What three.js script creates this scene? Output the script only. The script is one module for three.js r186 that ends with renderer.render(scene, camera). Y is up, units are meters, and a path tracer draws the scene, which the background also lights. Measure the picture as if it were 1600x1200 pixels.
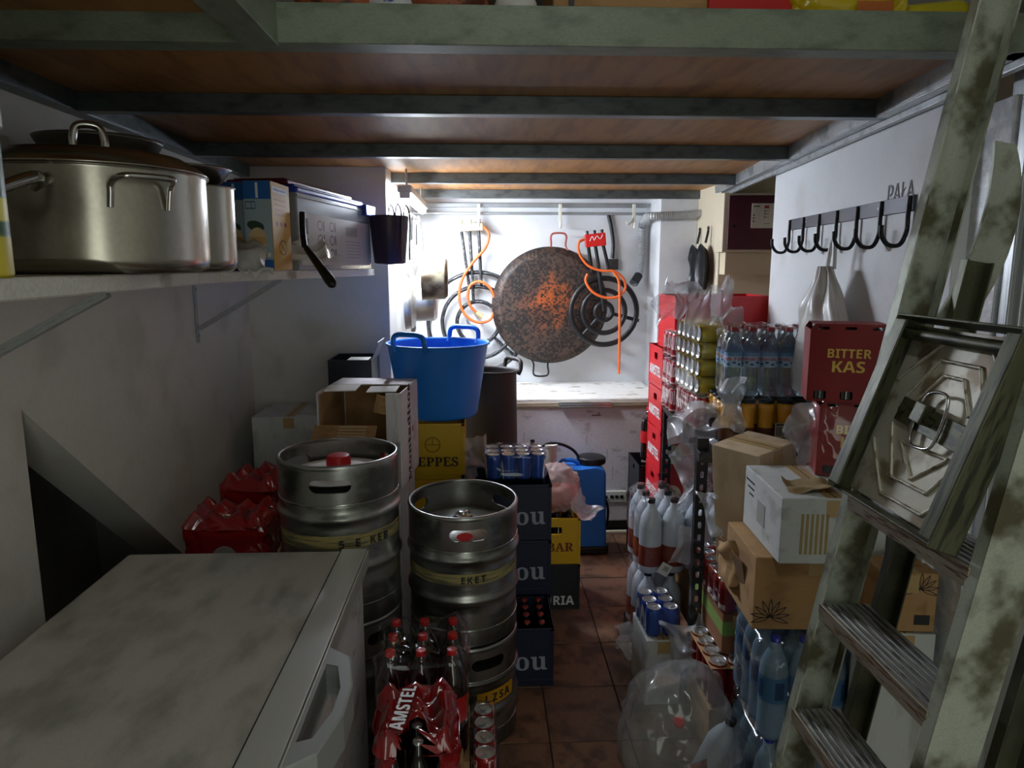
import * as THREE from 'three';
import { RoundedBoxGeometry } from 'three/addons/geometries/RoundedBoxGeometry.js';
import { TextGeometry } from 'three/addons/geometries/TextGeometry.js';
import { FontLoader } from 'three/addons/loaders/FontLoader.js';
import { mergeGeometries } from 'three/addons/utils/BufferGeometryUtils.js';
import { RectAreaLightUniformsLib } from 'three/addons/lights/RectAreaLightUniformsLib.js';
import { Brush, Evaluator, SUBTRACTION } from 'three-bvh-csg';

// ------------------------------------------------------------------ camera, light, exposure
const scene = new THREE.Scene();
scene.background = new THREE.Color(0x000000);
const F = 1110, PITCH = Math.atan(185 / F), YAW = Math.atan(45 / F), EYE = 1.73;
const camera = new THREE.PerspectiveCamera(2 * Math.atan(600 / F) * 180 / Math.PI, 4 / 3, 0.02, 60);
camera.position.set(0, EYE, 0);
camera.rotation.set(-PITCH, -YAW, 0, 'YXZ');
const renderer = new THREE.WebGLRenderer({ antialias: true });
renderer.toneMapping = THREE.LinearToneMapping;
renderer.toneMappingExposure = 1.3;
renderer.shadowMap.enabled = true;
RectAreaLightUniformsLib.init();
const TUBE = { color: 0xe4efff, power: 155, glow: 190, drop: 0.095 };          // batten lamp above the paella wall
const UNSEEN_HALL = { color: 0xe9f2ee, power: 20, glow: 9 };        // unseen ceiling lamp of the open bay, lights ladder and freezer lid
const UNSEEN_DOOR = { color: 0xe9f0e4, power: 0.85, glow: 0.6 };        // unseen glowing door behind the camera, placed to light the foreground

// pixel of the 1600x1200 photograph -> point at room depth Z / at height h / on plane x
const cp = Math.cos(PITCH), sp = Math.sin(PITCH), cw = Math.cos(YAW), sw = Math.sin(YAW);
function ray(px, py) {
  const a = (px - 800) / F, b = -(py - 600) / F, Y = b * cp - sp, Z = -(cp + b * sp);
  return new THREE.Vector3(a * cw - Z * sw, Y, a * sw + Z * cw);
}
const V = (x, y, Z) => new THREE.Vector3(x, y, -Z);
const at = (px, py, Z) => { const r = ray(px, py); return r.multiplyScalar(Z / -r.z).add(new THREE.Vector3(0, EYE, 0)); };

// ------------------------------------------------------------------ helpers
let seed = 7;
const rnd = () => { seed = (seed * 1664525 + 1013904223) >>> 0; return seed / 4294967296; };
const rr = (a, b) => a + (b - a) * rnd();
const hash = (x, y, z, s) => { let h = (x * 374761393 + y * 668265263 + z * 2147483647 + s * 974634777) | 0; h = Math.imul(h ^ (h >>> 13), 1274126177); return ((h ^ (h >>> 16)) >>> 0) / 4294967296; };
const sm = t => t * t * (3 - 2 * t);
function vnoise(x, y, z = 0, s = 1, per = 0, pery = per) {
  const xi = Math.floor(x), yi = Math.floor(y), zi = Math.floor(z), fx = sm(x - xi), fy = sm(y - yi), fz = sm(z - zi);
  const w = (v, q) => q ? ((v % q) + q) % q : v;
  const c = (a, b, d) => hash(w(xi + a, per), w(yi + b, pery), zi + d, s), L = (a, b, t) => a + (b - a) * t;
  return L(L(L(c(0, 0, 0), c(1, 0, 0), fx), L(c(0, 1, 0), c(1, 1, 0), fx), fy), L(L(c(0, 0, 1), c(1, 0, 1), fx), L(c(0, 1, 1), c(1, 1, 1), fx), fy), fz);
}
function fbm(x, y, o, s, per = 0, pery = per) { let v = 0, a = 0.5, n = 0; for (let i = 0; i < o; i++) { v += a * vnoise(x, y, 0, s + i, per, pery); n += a; a /= 2; x *= 2; y *= 2; per *= 2; pery *= 2; } return v / n; }
const lin = h => { const c = new THREE.Color(h); return [c.r, c.g, c.b]; };
const toS = v => Math.round(255 * (v <= 0.0031308 ? v * 12.92 : 1.055 * Math.pow(v, 1 / 2.4) - 0.055));
// colour map computed per texel; fn(u, v) returns linear rgb
function tex(n, fn, rep = [1, 1], m = n) {
  const d = new Uint8Array(n * m * 4);
  for (let j = 0; j < m; j++) for (let i = 0; i < n; i++) { const c = fn(i / n, j / m), k = (j * n + i) * 4; for (let q = 0; q < 3; q++) d[k + q] = toS(Math.min(1, Math.max(0, c[q]))); d[k + 3] = 255; }
  const t = new THREE.DataTexture(d, n, m); t.colorSpace = THREE.SRGBColorSpace; t.magFilter = THREE.LinearFilter; t.minFilter = THREE.LinearFilter;
  t.wrapS = t.wrapT = THREE.RepeatWrapping; t.repeat.set(...rep); t.needsUpdate = true; return t;
}
const mixc = (a, b, t) => a.map((v, i) => v + (b[i] - v) * t);
const step = (a, b, x) => sm(Math.min(1, Math.max(0, (x - a) / (b - a))));
// blotchy two-tone surface: base colour with stains of another colour
function blotch(base, stain, { scale = 6, lo = 0.5, hi = 0.75, n = 256, fine = 0.12, s = 1, ax = 1 } = {}, rep) {
  const A = lin(base), B = lin(stain);
  return tex(n, (u, v) => { const k = fbm(u * scale * ax, v * scale, 5, s, scale * ax, scale), g = 1 + fine * (hash(Math.floor(u * n), Math.floor(v * n), 3, s) - 0.5) * 2; return mixc(A, B, step(lo, hi, k)).map(c => c * g); }, rep);
}
const mat = (color, roughness = 0.6, metalness = 0, more = {}) => new THREE.MeshPhysicalMaterial({ color, roughness, metalness, ...more });
const mapped = (map, roughness = 0.6, metalness = 0, more = {}) => new THREE.MeshPhysicalMaterial({ map, roughness, metalness, ...more });
function label(w, h, draw, roughness = 0.5, more = {}) {
  const c = document.createElement('canvas'); c.width = w; c.height = h; const x = c.getContext('2d'); draw(x, w, h);
  const t = new THREE.CanvasTexture(c); t.colorSpace = THREE.SRGBColorSpace; return new THREE.MeshPhysicalMaterial({ map: t, roughness, ...more });
}
const used = {};
const uniq = n => { used[n] = (used[n] ?? -1) + 1; return used[n] ? `${n}_${String(used[n]).padStart(3, '0')}` : n; };
function thing(name, text, category, p = [0, 0, 0], turn = 0, group) {
  const o = new THREE.Group(); o.name = uniq(name); o.userData = { label: text, category }; if (group) o.userData.group = group;
  if (p.isVector3) o.position.copy(p); else o.position.set(p[0], p[1], p[2]);
  o.rotation.y = turn; scene.add(o); return o;
}
function part(parent, name, geo, m, p, r, text) {
  const o = new THREE.Mesh(Array.isArray(geo) ? join(geo) : geo, m); o.name = name; o.castShadow = o.receiveShadow = true;
  if (p) p.isVector3 ? o.position.copy(p) : o.position.set(...p); if (r) o.rotation.set(...r); if (text) o.userData.label = text;
  parent.add(o); return o;
}
function struct(name, geo, m, p, r) { const o = part(scene, uniq(name), geo, m, p, r); o.userData.kind = 'structure'; return o; }
function again(o, text, p, turn = 0, base) {
  const c = o.clone(); c.name = uniq(base); c.userData = { ...o.userData, label: text ?? o.userData.label };
  if (p.isVector3) c.position.copy(p); else c.position.set(...p); c.rotation.y = turn; scene.add(c); return c;
}
function join(list) {
  return mergeGeometries(list.map(g => { g = g.index ? g.toNonIndexed() : g; for (const k of Object.keys(g.attributes)) if (!['position', 'normal', 'uv'].includes(k)) g.deleteAttribute(k); g.clearGroups(); return g; }));
}
const mv = (g, x = 0, y = 0, z = 0, rx = 0, ry = 0, rz = 0) => { if (rx) g.rotateX(rx); if (ry) g.rotateY(ry); if (rz) g.rotateZ(rz); return g.translate(x, y, z); };
const box = (w, h, d, r = 0.003) => new RoundedBoxGeometry(w, h, d, 1, Math.min(r, w / 2.1, h / 2.1, d / 2.1));
const cyl = (r, h, n = 24, r2 = r) => new THREE.CylinderGeometry(r2, r, h, n);
const lathe = (pts, n = 40) => new THREE.LatheGeometry(pts.map(p => new THREE.Vector2(...p)), n);
const tube = (pts, r, n = 8, seg, closed = false) => new THREE.TubeGeometry(new THREE.CatmullRomCurve3(pts.map(p => p.isVector3 ? p : new THREE.Vector3(...p)), closed, 'centripetal'), seg ?? pts.length * 6, r, n, closed);
const rod = (a, b, r, n = 10) => { a = a.isVector3 ? a : new THREE.Vector3(...a); b = b.isVector3 ? b : new THREE.Vector3(...b); return new THREE.TubeGeometry(new THREE.LineCurve3(a, b), 1, r, n, false); };
const ring = (R, r, n = 48) => new THREE.TorusGeometry(R, r, 8, n);
const uvbox = g => { // uv in metres by the dominant normal
  const p = g.attributes.position, n = g.attributes.normal, u = new Float32Array(p.count * 2);
  for (let i = 0; i < p.count; i++) { const x = Math.abs(n.getX(i)), y = Math.abs(n.getY(i)), z = Math.abs(n.getZ(i)); const [a, b] = y > x && y > z ? [p.getX(i), p.getZ(i)] : x > z ? [p.getZ(i), p.getY(i)] : [p.getX(i), p.getY(i)]; u[2 * i] = a; u[2 * i + 1] = b; }
  g.setAttribute('uv', new THREE.BufferAttribute(u, 2)); return g;
};
const shapeOf = pts => new THREE.Shape(pts.map(p => new THREE.Vector2(...p)));
const extrude = (s, depth, bevel = 0) => new THREE.ExtrudeGeometry(s, { depth, bevelEnabled: bevel > 0, bevelSize: bevel, bevelThickness: bevel, bevelSegments: 1, curveSegments: 8 });
function slot(cx, cy, w, h, r) { const p = new THREE.Path(), x = cx - w / 2, y = cy - h / 2; p.moveTo(x + r, y); p.lineTo(x + w - r, y); p.absarc(x + w - r, y + r, r, -Math.PI / 2, 0); p.lineTo(x + w, y + h - r); p.absarc(x + w - r, y + h - r, r, 0, Math.PI / 2); p.lineTo(x + r, y + h); p.absarc(x + r, y + h - r, r, Math.PI / 2, Math.PI); p.lineTo(x, y + r); p.absarc(x + r, y + r, r, Math.PI, 1.5 * Math.PI); return p; }
const fonts = {};
for (const [k, f] of [['sb', 'droid_sans_bold'], ['sr', 'droid_sans_regular'], ['eb', 'droid_serif_bold']]) fonts[k] = await new FontLoader().loadAsync(`fonts/droid/${f}.typeface.json`);
function word(s, size, font = 'sb', depth = 0.0012) { const g = new TextGeometry(s, { font: fonts[font], size, depth, curveSegments: 4 }); g.computeBoundingBox(); const b = g.boundingBox; return g.translate(-(b.min.x + b.max.x) / 2, -(b.min.y + b.max.y) / 2, 0); }
// skin stretched over a pack: rings of a rounded rectangle from the middle of the top to the hem
function skin({ w, d, h, bottom = 0, top = () => 0, scallop = 0, nx = 3, nz = 2, amp = 0.004, s = 1, rings = 14, around = 72, flare = 0, closedBottom = false }) {
  const pos = [], idx = [], uv = [], T = 9, total = T + rings;
  for (let k = 0; k <= total; k++) for (let i = 0; i <= around; i++) {
    const a = i / around * Math.PI * 2, c = Math.cos(a), n = Math.sin(a), e = 0.28;
    let x = Math.sign(c) * Math.pow(Math.abs(c), e), z = Math.sign(n) * Math.pow(Math.abs(n), e), y;
    const t = k <= T ? k / T : 1, q = k <= T ? 0 : (k - T) / rings;
    let sx = x * t * w / 2, sz = z * t * d / 2;
    const sc = 1 - scallop * Math.abs(Math.sin((Math.abs(z) > Math.abs(x) ? sx / w * nx : sz / d * nz) * Math.PI + (Math.abs(z) > Math.abs(x) ? nx : nz) * Math.PI / 2)) * (q > 0 ? 1 : t > 0.8 ? 0.5 : 0);
    sx *= 1 + flare * q; sz *= 1 + flare * q;
    const N = (f, o) => (vnoise(sx * f + 9, (q * h + o) * f, sz * f, s) - 0.5);
    y = k <= T ? h + top(sx, sz) - step(0.82, 1, t) * 0.012 : h + top(sx, sz) * (1 - step(0, 0.25, q)) - 0.012 - q * (h - bottom - 0.012);
    const j = amp * (N(22, 0) * 1.6 + Math.abs(N(60, 5)) * 1.2);
    pos.push(sx * sc + x * j, y + (k <= T ? j : 0), sz * sc + z * j); uv.push(i / around, k / total);
  }
  for (let k = 0; k < total; k++) for (let i = 0; i < around; i++) { const a = k * (around + 1) + i, b = a + around + 1; idx.push(a, a + 1, b, b, a + 1, b + 1); }
  const g = new THREE.BufferGeometry(); g.setAttribute('position', new THREE.Float32BufferAttribute(pos, 3)); g.setAttribute('uv', new THREE.Float32BufferAttribute(uv, 2)); g.setIndex(idx); g.computeVertexNormals(); return g;
}
// crumpled loose sheet
function sheet(w, h, amp, s, n = 30, curl = 0) {
  const g = new THREE.PlaneGeometry(w, h, n, n), p = g.attributes.position;
  for (let i = 0; i < p.count; i++) {
    const x = p.getX(i), y = p.getY(i), f = 9;
    const rid = (a, b, o) => 1 - 2 * Math.abs(vnoise(x * a + o, y * b + o, 0, s) - 0.5) * 2;
    const edge = 1 - 0.25 * vnoise(x * 14, y * 14, 3, s);
    p.setXYZ(i, x * edge + amp * (vnoise(x * f, y * f, 5, s) - 0.5), y * edge + amp * (vnoise(x * f, y * f, 8, s) - 0.5), amp * (rid(8, 8, 1) * 0.7 + rid(19, 17, 4) * 0.4) - curl * (x * x + y * y));
  }
  g.computeVertexNormals(); return g;
}

// ------------------------------------------------------------------ materials
const M = {
  plaster: mapped(blotch(0xd9d6d0, 0xcac6be, { scale: 10, lo: 0.5, hi: 0.85, fine: 0.03 }, [0.6, 0.6]), 0.85),
  white: mapped(blotch(0xdfe2e4, 0xd2d3d2, { scale: 8, lo: 0.5, hi: 0.85, fine: 0.02, s: 9 }, [0.6, 0.6]), 0.55),
  cream: mat(0xcdc2a8, 0.6),
  steelPaint: mapped(blotch(0x78816f, 0x5e6656, { scale: 14, lo: 0.4, hi: 0.9, s: 3 }, [1.3, 3]), 0.45, 0.1),
  steel: mapped(blotch(0x6c7476, 0x50575a, { scale: 12, lo: 0.35, hi: 0.9, s: 4 }, [1.5, 4]), 0.35, 0.75),
  galv: mapped(blotch(0xb4b8ba, 0x878a8a, { scale: 12, lo: 0.5, hi: 0.8, s: 14 }, [2, 2]), 0.35, 0.55),
  ply: mapped(blotch(0xa4743f, 0x8a5c30, { scale: 6, lo: 0.35, hi: 0.8, fine: 0.1, s: 2, ax: 6 }, [1, 1]), 0.5),
  keg: mapped(blotch(0xa9aaa6, 0x6f706a, { scale: 9, lo: 0.45, hi: 0.72, s: 21, fine: 0.08 }, [1, 1]), 0.3, 0.9),
  kegBand: mapped(blotch(0xa89a63, 0x6f6a52, { scale: 12, lo: 0.4, hi: 0.65, s: 23 }, [2, 1]), 0.55, 0.2),
  stainless: mapped(blotch(0xbdb8ab, 0x8d8a7c, { scale: 7, lo: 0.5, hi: 0.8, s: 31, fine: 0.06 }), 0.27, 0.95),
  chrome: mat(0xc8c8c4, 0.18, 1), alu: mapped(blotch(0xd5d6d6, 0x9c9c99, { scale: 6, lo: 0.5, hi: 0.85, s: 33 }), 0.38, 0.8),
  oldPan: mapped(blotch(0xcfc3a4, 0x4a3a28, { scale: 4, lo: 0.5, hi: 0.72, s: 36 }), 0.6, 0.3),
  black: mat(0x121214, 0.45), blackMetal: mapped(blotch(0x1d1d1f, 0x4c4c4c, { scale: 16, lo: 0.6, hi: 0.75, s: 38 }), 0.42, 0.5), rubber: mat(0x18181a, 0.7),
  enamel: mapped(blotch(0x1e1e22, 0xb4b4b0, { scale: 40, lo: 0.66, hi: 0.72, s: 39, n: 256 }), 0.5),
  orange: mat(0xe0652a, 0.5), redPaint: mat(0xc8201c, 0.35), red: mat(0xb5161c, 0.4), capRed: mat(0xc21d22, 0.35), capDark: mat(0x17181d, 0.4),
  crateRed: mat(0xc2161f, 0.42), crateNavy: mat(0x121935, 0.5), crateYellow: mat(0xe0ad12, 0.45), crateDark: mat(0x23242a, 0.5),
  card: mapped(blotch(0xb08a5d, 0x9a754a, { scale: 5, lo: 0.4, hi: 0.8, s: 41, fine: 0.05 }), 0.85), cardLight: mapped(blotch(0xcbb595, 0xb9a280, { scale: 5, lo: 0.4, hi: 0.8, s: 42, fine: 0.04 }), 0.85),
  cardWhite: mapped(blotch(0xc9ccc9, 0xaeb0ab, { scale: 5, lo: 0.5, hi: 0.8, s: 43, fine: 0.03 }), 0.75), paper: mat(0xe6e6e2, 0.8), ink: mat(0x2b2a2c, 0.7),
  blueTub: mat(0x1a78d4, 0.42), blueSpray: mat(0x2274cf, 0.4), brownTub: mat(0x2b2422, 0.6), bluePlastic: mat(0x2a3fae, 0.35), maroon: mat(0x4a1528, 0.45), purple: mat(0x2e1c2c, 0.4),
  lid: mapped(blotch(0xb9b6ab, 0x8f8d83, { scale: 12, lo: 0.36, hi: 0.92, s: 47, fine: 0.07, n: 512 }), 0.3, 0, { clearcoat: 0.3, clearcoatRoughness: 0.15 }),
  lidTrim: mat(0xcdcec8, 0.32, 0.35), greyPlastic: mat(0x9c9e9b, 0.5), freezerWhite: mapped(blotch(0xd6d2d2, 0xb3aeac, { scale: 14, lo: 0.62, hi: 0.75, s: 51 }), 0.45),
  lidWhite: mapped(blotch(0xe6e4de, 0xa79a86, { scale: 16, lo: 0.63, hi: 0.76, s: 52 }), 0.5),
  film: new THREE.MeshPhysicalMaterial({ color: 0xffffff, roughness: 0.08, transmission: 1, thickness: 0, ior: 1.5, side: THREE.DoubleSide }),
  crumple: new THREE.MeshPhysicalMaterial({ color: 0xf4f6fa, roughness: 0.2, transmission: 0.68, thickness: 0, ior: 1.5, side: THREE.DoubleSide }),
  bagWhite: new THREE.MeshPhysicalMaterial({ color: 0xe9e7e2, roughness: 0.35, transmission: 0.25, thickness: 0, side: THREE.DoubleSide }),
  water: new THREE.MeshPhysicalMaterial({ color: 0xe9f3f9, roughness: 0.03, transmission: 0.94, thickness: 0.05, ior: 1.33, attenuationColor: new THREE.Color(0xbfdcec), attenuationDistance: 0.25 }),
  cola: mat(0x1a0d0a, 0.12, 0, { clearcoat: 1 }), juice: mat(0xe0a314, 0.25, 0, { clearcoat: 0.6 }), greyBottle: mat(0xb9c0c8, 0.3), brownLabel: mat(0x7d2f24, 0.5),
  canTop: mat(0xcfd0d2, 0.28, 0.85), redFilm: mapped(blotch(0x900e14, 0x62090e, { scale: 6, lo: 0.5, hi: 0.8, s: 61 }), 0.16, 0, { clearcoat: 0.8, clearcoatRoughness: 0.12, side: THREE.DoubleSide }),
  glassDark: mat(0x14100c, 0.1, 0, { clearcoat: 1 }), foil: mat(0xd6d6d2, 0.22, 0.6), goldText: mat(0xe0b84a, 0.45), whiteText: mat(0xe8e8e6, 0.5), greyText: mat(0x9aa2ae, 0.5),
  ladder: mapped(blotch(0xaeb3a4, 0x57533c, { scale: 8, lo: 0.4, hi: 0.74, s: 71, n: 256, fine: 0.1 }, [2.2, 2.2]), 0.5, 0.35), ladderPale: mapped(blotch(0xc9c4b4, 0x8d7c64, { scale: 6, lo: 0.5, hi: 0.72, s: 73, fine: 0.08 }), 0.45, 0.35), ladderDark: mapped(blotch(0x55563f, 0x2c2c22, { scale: 6, lo: 0.45, hi: 0.7, s: 75 }), 0.45, 0.4), tread: mapped(blotch(0xa7a6a0, 0x585650, { scale: 9, lo: 0.45, hi: 0.66, s: 77 }), 0.4, 0.7),
};

// ------------------------------------------------------------------ the room
const wallX = Z => 0.98 + 0.115 * Z, SPLAY = -Math.atan(0.115), XL = -1.19, ZB = 5.05;
const onX = (px, py, X) => { const r = ray(px, py), k = X / r.x; return [-r.z * k, EYE + r.y * k]; };   // [Z, y]
{
  const floor = struct('floor', box(3.9, 0.1, 6.8, 0.001), mat(0x2a221d, 0.9), V(0.35, -0.054, 2.0));
  const tiles = [0x7d5a42, 0x745440, 0x866148, 0x785a46].map((c, i) => mapped(blotch(c, 0x523a2b, { scale: 5, lo: 0.4, hi: 0.75, s: 80 + i, fine: 0.22, n: 128 }), 0.5));
  const tg = box(0.296, 0.012, 0.341, 0.003);
  for (let i = -5; i < 6; i++) for (let j = -8; j < 8; j++) {
    const x = 0.235 + 0.3 * (i + 0.5), Z = 2.7 + 0.346 * (j + 0.5); if (Z > 5 || Z < 0.2) continue;
    part(floor, 'tile', tg, tiles[(i * 7 + j * 3 + 80) % 4], [x - 0.35, 0.048 + rr(-0.0008, 0.0008), -Z + 2.0]);
  }
  // left wall with its sloping opening
  const a = onX(33, 640, XL), b = onX(278, 858, XL), c = onX(65, 985, XL);
  const s = shapeOf([[-1.3, 0], [3.7, 0], [3.7, 3.15], [-1.3, 3.15]]);
  const hole = new THREE.Path([[a[0], a[1]], [b[0], b[1]], [b[0] + (b[0] - a[0]) * 0.6, b[1] + (b[1] - a[1]) * 0.6], [c[0] + 0.02, b[1] + (b[1] - a[1]) * 0.6]].map(p => new THREE.Vector2(...p)));
  s.holes.push(hole);
  struct('wall_left', uvbox(extrude(s, 0.16).rotateY(Math.PI / 2).translate(XL - 0.16, 0, 0)), M.plaster);
  struct('wall_niche', uvbox(join([box(0.04, 1.7, 2.2, 0.002).translate(-0.55, 0, 0), box(0.55, 0.04, 2.2, 0.002).translate(-0.27, 0.83, 0), box(0.55, 1.7, 0.04, 0.002).translate(-0.27, 0, 1.08), box(0.55, 1.7, 0.04, 0.002).translate(-0.27, 0, -1.08)])), M.plaster, V(XL - 0.16, 0.86, 2.3));
  struct('wall_partition', uvbox(box(0.83, 3.15, 1.5, 0.004)), M.plaster, V(-0.895, 1.575, 3.68 + 0.75));
  struct('wall_back', uvbox(box(1.75, 3.15, 0.1, 0.002)), M.white, V(0.37, 1.575, ZB + 0.05));
  struct('wall_pillar', uvbox(box(0.25, 3.15, 0.4, 0.006)), M.white, V(1.295, 1.575, 4.95));
  struct('wall_recess', uvbox(box(0.8, 3.15, 0.85, 0.006)), M.cream, V(1.82, 1.575, 4.725));
  struct('wall_recess_side', uvbox(box(0.1, 3.15, 1.6, 0.002)), M.cream, V(2.2, 1.575, 3.6));
  const L = 1.6 / Math.cos(SPLAY);
  struct('wall_right', uvbox(box(0.06, 3.15, L, 0.003)), M.white, V(wallX(2.57) + 0.03, 1.575, 2.57), [0, SPLAY, 0]);
  struct('wall_near_right', uvbox(box(0.1, 3.15, 3.2, 0.002)), M.plaster, V(1.36, 1.575, 0.12));
  struct('wall_front', uvbox(box(3.4, 3.15, 0.1, 0.002)), M.plaster, V(0.2, 1.575, -1.33));
  struct('ceiling_top', uvbox(box(4.2, 0.1, 7, 0.002)), M.plaster, V(0.5, 3.2, 1.9));
  // cold-room corner by the ladder: glossy panel and aluminium profile
  struct('trim_corner_profile', [box(0.05, 3.1, 0.1, 0.006), box(0.02, 3.1, 0.03, 0.004).translate(-0.03, 0, 0.02)], M.galv, V(1.24, 1.56, 1.62));
  struct('wall_panel', uvbox(box(0.03, 2.1, 0.2, 0.003)), mapped(blotch(0xc8ccd0, 0xe6e8ea, { scale: 30, lo: 0.5, hi: 0.7, s: 91 }), 0.2, 0.1), V(1.225, 1.06, 1.73), [0, SPLAY, 0]);
  // mezzanine: boards on steel channels
  const deck = new THREE.Group(); deck.name = 'ceiling'; deck.userData.kind = 'structure'; scene.add(deck);
  const zs = [1.5, 2.15, 2.98, 3.89, 4.72, 5.05];
  const quad = (x0a, x0b, xa, xb, Za, Zb, y, t) => { const g = extrude(shapeOf([[x0a, Za], [xa, Za], [xb, Zb], [x0b, Zb]]), t); g.rotateX(-Math.PI / 2); return uvbox(g.translate(0, y, 0)); };
  for (let i = 0; i < 5; i++) part(deck, 'board', quad(XL, XL, wallX(zs[i]) + 0.02, wallX(zs[i + 1]) + 0.02, zs[i] + 0.002, zs[i + 1] - 0.002, 2.213, 0.018), M.ply);
  for (const [p, q] of [[-0.9, -0.1], [-0.1, 0.7], [0.7, 1.498]]) part(deck, 'board', quad(XL, XL, -0.45, -0.45, p + 0.002, q - 0.002, 2.213, 0.018), M.ply);
  const channel = (len, h, f) => uvbox(join([box(len, h, 0.006, 0.002).translate(0, h / 2, 0), box(len, 0.006, f, 0.002).translate(0, 0.003, -f / 2), box(len, 0.006, f * 0.8, 0.002).translate(0, h - 0.003, -f * 0.4)]));
  zs.forEach((Z, i) => { if (i == 5) return; const x1 = wallX(Z) - 0.02, len = x1 - XL; part(deck, 'beam', channel(len, i ? 0.052 : 0.075, i ? 0.045 : 0.06), i ? M.steel : M.steelPaint, V((x1 + XL) / 2, 2.16, Z)); });
  const ch = channel(2.2, 0.085, 0.07); part(deck, 'beam', ch, M.steelPaint, V(-0.4, 2.155, 0.4), [0, Math.PI / 2, 0]);
  const el = 3.5 / Math.cos(SPLAY);
  part(deck, 'edge_beam', uvbox(join([box(0.06, 0.006, el, 0.002), box(0.006, 0.055, el, 0.002).translate(-0.03, 0.028, 0), box(0.02, 0.02, el, 0.003).translate(0.015, -0.013, 0)])), M.galv, V(wallX(3.25) - 0.035, 2.163, 3.25), [0, SPLAY, 0]);
  part(deck, 'edge_beam', uvbox(join([box(0.05, 0.006, 3.6, 0.002), box(0.006, 0.055, 3.6, 0.002).translate(0.025, 0.028, 0)])), M.steel, V(XL + 0.026, 2.163, 1.85));
  part(deck, 'back_rail', [box(1.62, 0.03, 0.03, 0.004), box(1.62, 0.018, 0.03, 0.004).translate(0, -0.055, 0)], M.galv, V(0.33, 2.14, ZB - 0.02));
}
// ------------------------------------------------------------------ lamps
function batten(name, text, p, len, cfg, turn) {
  const t = thing(name, text, 'lamp', p, turn);
  part(t, 'housing', [box(0.07, 0.035, len, 0.006), box(0.05, 0.03, 0.04, 0.004).translate(0, -0.03, len / 2 - 0.02), box(0.05, 0.03, 0.04, 0.004).translate(0, -0.03, -len / 2 + 0.02)], mat(0xe3e4e2, 0.5));
  part(t, 'tube', cyl(0.014, len - 0.08, 16).rotateX(Math.PI / 2), new THREE.MeshStandardMaterial({ color: 0xffffff, emissive: cfg.color, emissiveIntensity: cfg.glow, roughness: 0.4 }), [0, -0.036, 0]);
  if (cfg.drop) part(t, 'hanger', [-1, 1].map(k => cyl(0.006, cfg.drop, 8).translate(0, cfg.drop / 2 + 0.015, k * len * 0.4)), M.galv);
  const l = new THREE.RectAreaLight(cfg.color, cfg.power, 0.05, len - 0.1); l.position.set(0, -0.054, 0); l.rotation.x = -Math.PI / 2; l.castShadow = true; t.add(l); return t;
}
batten('fluorescent_batten', 'white fluorescent batten glowing under the mezzanine beside the hanging pots', V(-0.385, 2.105, 4.18), 1.08, TUBE, 0);
{ // unseen glazed door, out of view, lights the left wall and foreground
  const d = new THREE.Group(); d.name = 'door_1'; d.userData.kind = 'structure'; d.position.copy(V(0.35, 0, -1.27)); scene.add(d);
  part(d, 'door_frame', [box(0.06, 2.1, 0.05, 0.004).translate(-0.53, 1.05, 0), box(0.06, 2.1, 0.05, 0.004).translate(0.53, 1.05, 0), box(1.12, 0.06, 0.05, 0.004).translate(0, 2.1, 0)], M.galv);
  part(d, 'glow_pane', box(1.0, 2.04, 0.01, 0.002), new THREE.MeshStandardMaterial({ color: 0xffffff, emissive: UNSEEN_DOOR.color, emissiveIntensity: UNSEEN_DOOR.glow, roughness: 0.6 }), [0, 1.04, 0.01]);
  const l = new THREE.RectAreaLight(UNSEEN_DOOR.color, UNSEEN_DOOR.power, 1.0, 2.0); l.position.set(0, 1.05, -0.03); l.castShadow = true; d.add(l);
}
batten('unseen_ceiling_batten', 'unseen long fluorescent batten on the high ceiling of the bay in front of the deck', V(0.2, 3.12, 0.1), 1.3, { ...UNSEEN_HALL }, 0);  // out of view; placed to light the ladder, deck front and freezer lid

// ------------------------------------------------------------------ big appliances
{ // chest freezer beside the sloping opening
  const t = thing('chest_freezer', 'grey-topped chest freezer with scuffed lid and moulded side handle', 'freezer', V(-0.72, 0, 1.42));
  const w = 0.72, d = 1.33, x1 = w / 2;
  part(t, 'cabinet', box(w - 0.03, 0.76, d - 0.02, 0.015), M.freezerWhite, [0, 0.42, 0]);
  part(t, 'plinth', box(w - 0.08, 0.04, d - 0.08, 0.005), M.black, [0, 0.02, 0]);
  const lid = part(t, 'lid', box(w, 0.05, d, 0.012), M.lid, [0, 0.845, 0]);
  part(lid, 'edge_trim', [box(0.075, 0.004, d - 0.004, 0.0015).translate(x1 - 0.039, 0.027, 0), box(0.004, 0.05, d - 0.004, 0.0015).translate(x1 + 0.002, 0, 0)], M.lidTrim);
  part(lid, 'seam', box(0.003, 0.0015, d - 0.02, 0.0005), M.ink, [x1 - 0.079, 0.0257, 0]);
  part(lid, 'gasket', box(w - 0.02, 0.012, d - 0.02, 0.003), mat(0x8b7a63, 0.6), [0, -0.031, 0]);
  const hs = shapeOf([[-0.2, 0], [-0.16, 0.05], [-0.05, 0.075], [0.05, 0.075], [0.16, 0.05], [0.2, 0]]); hs.holes.push(new THREE.Path([[-0.13, 0.008], [-0.12, 0.035], [-0.04, 0.056], [0.04, 0.056], [0.12, 0.035], [0.13, 0.008]].map(p => new THREE.Vector2(...p))));
  part(t, 'handle', extrude(hs, 0.07, 0.004).rotateX(-Math.PI / 2).rotateY(-Math.PI / 2), M.greyPlastic, [x1 + 0.004, 0.795, 0.1]);
}
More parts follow.
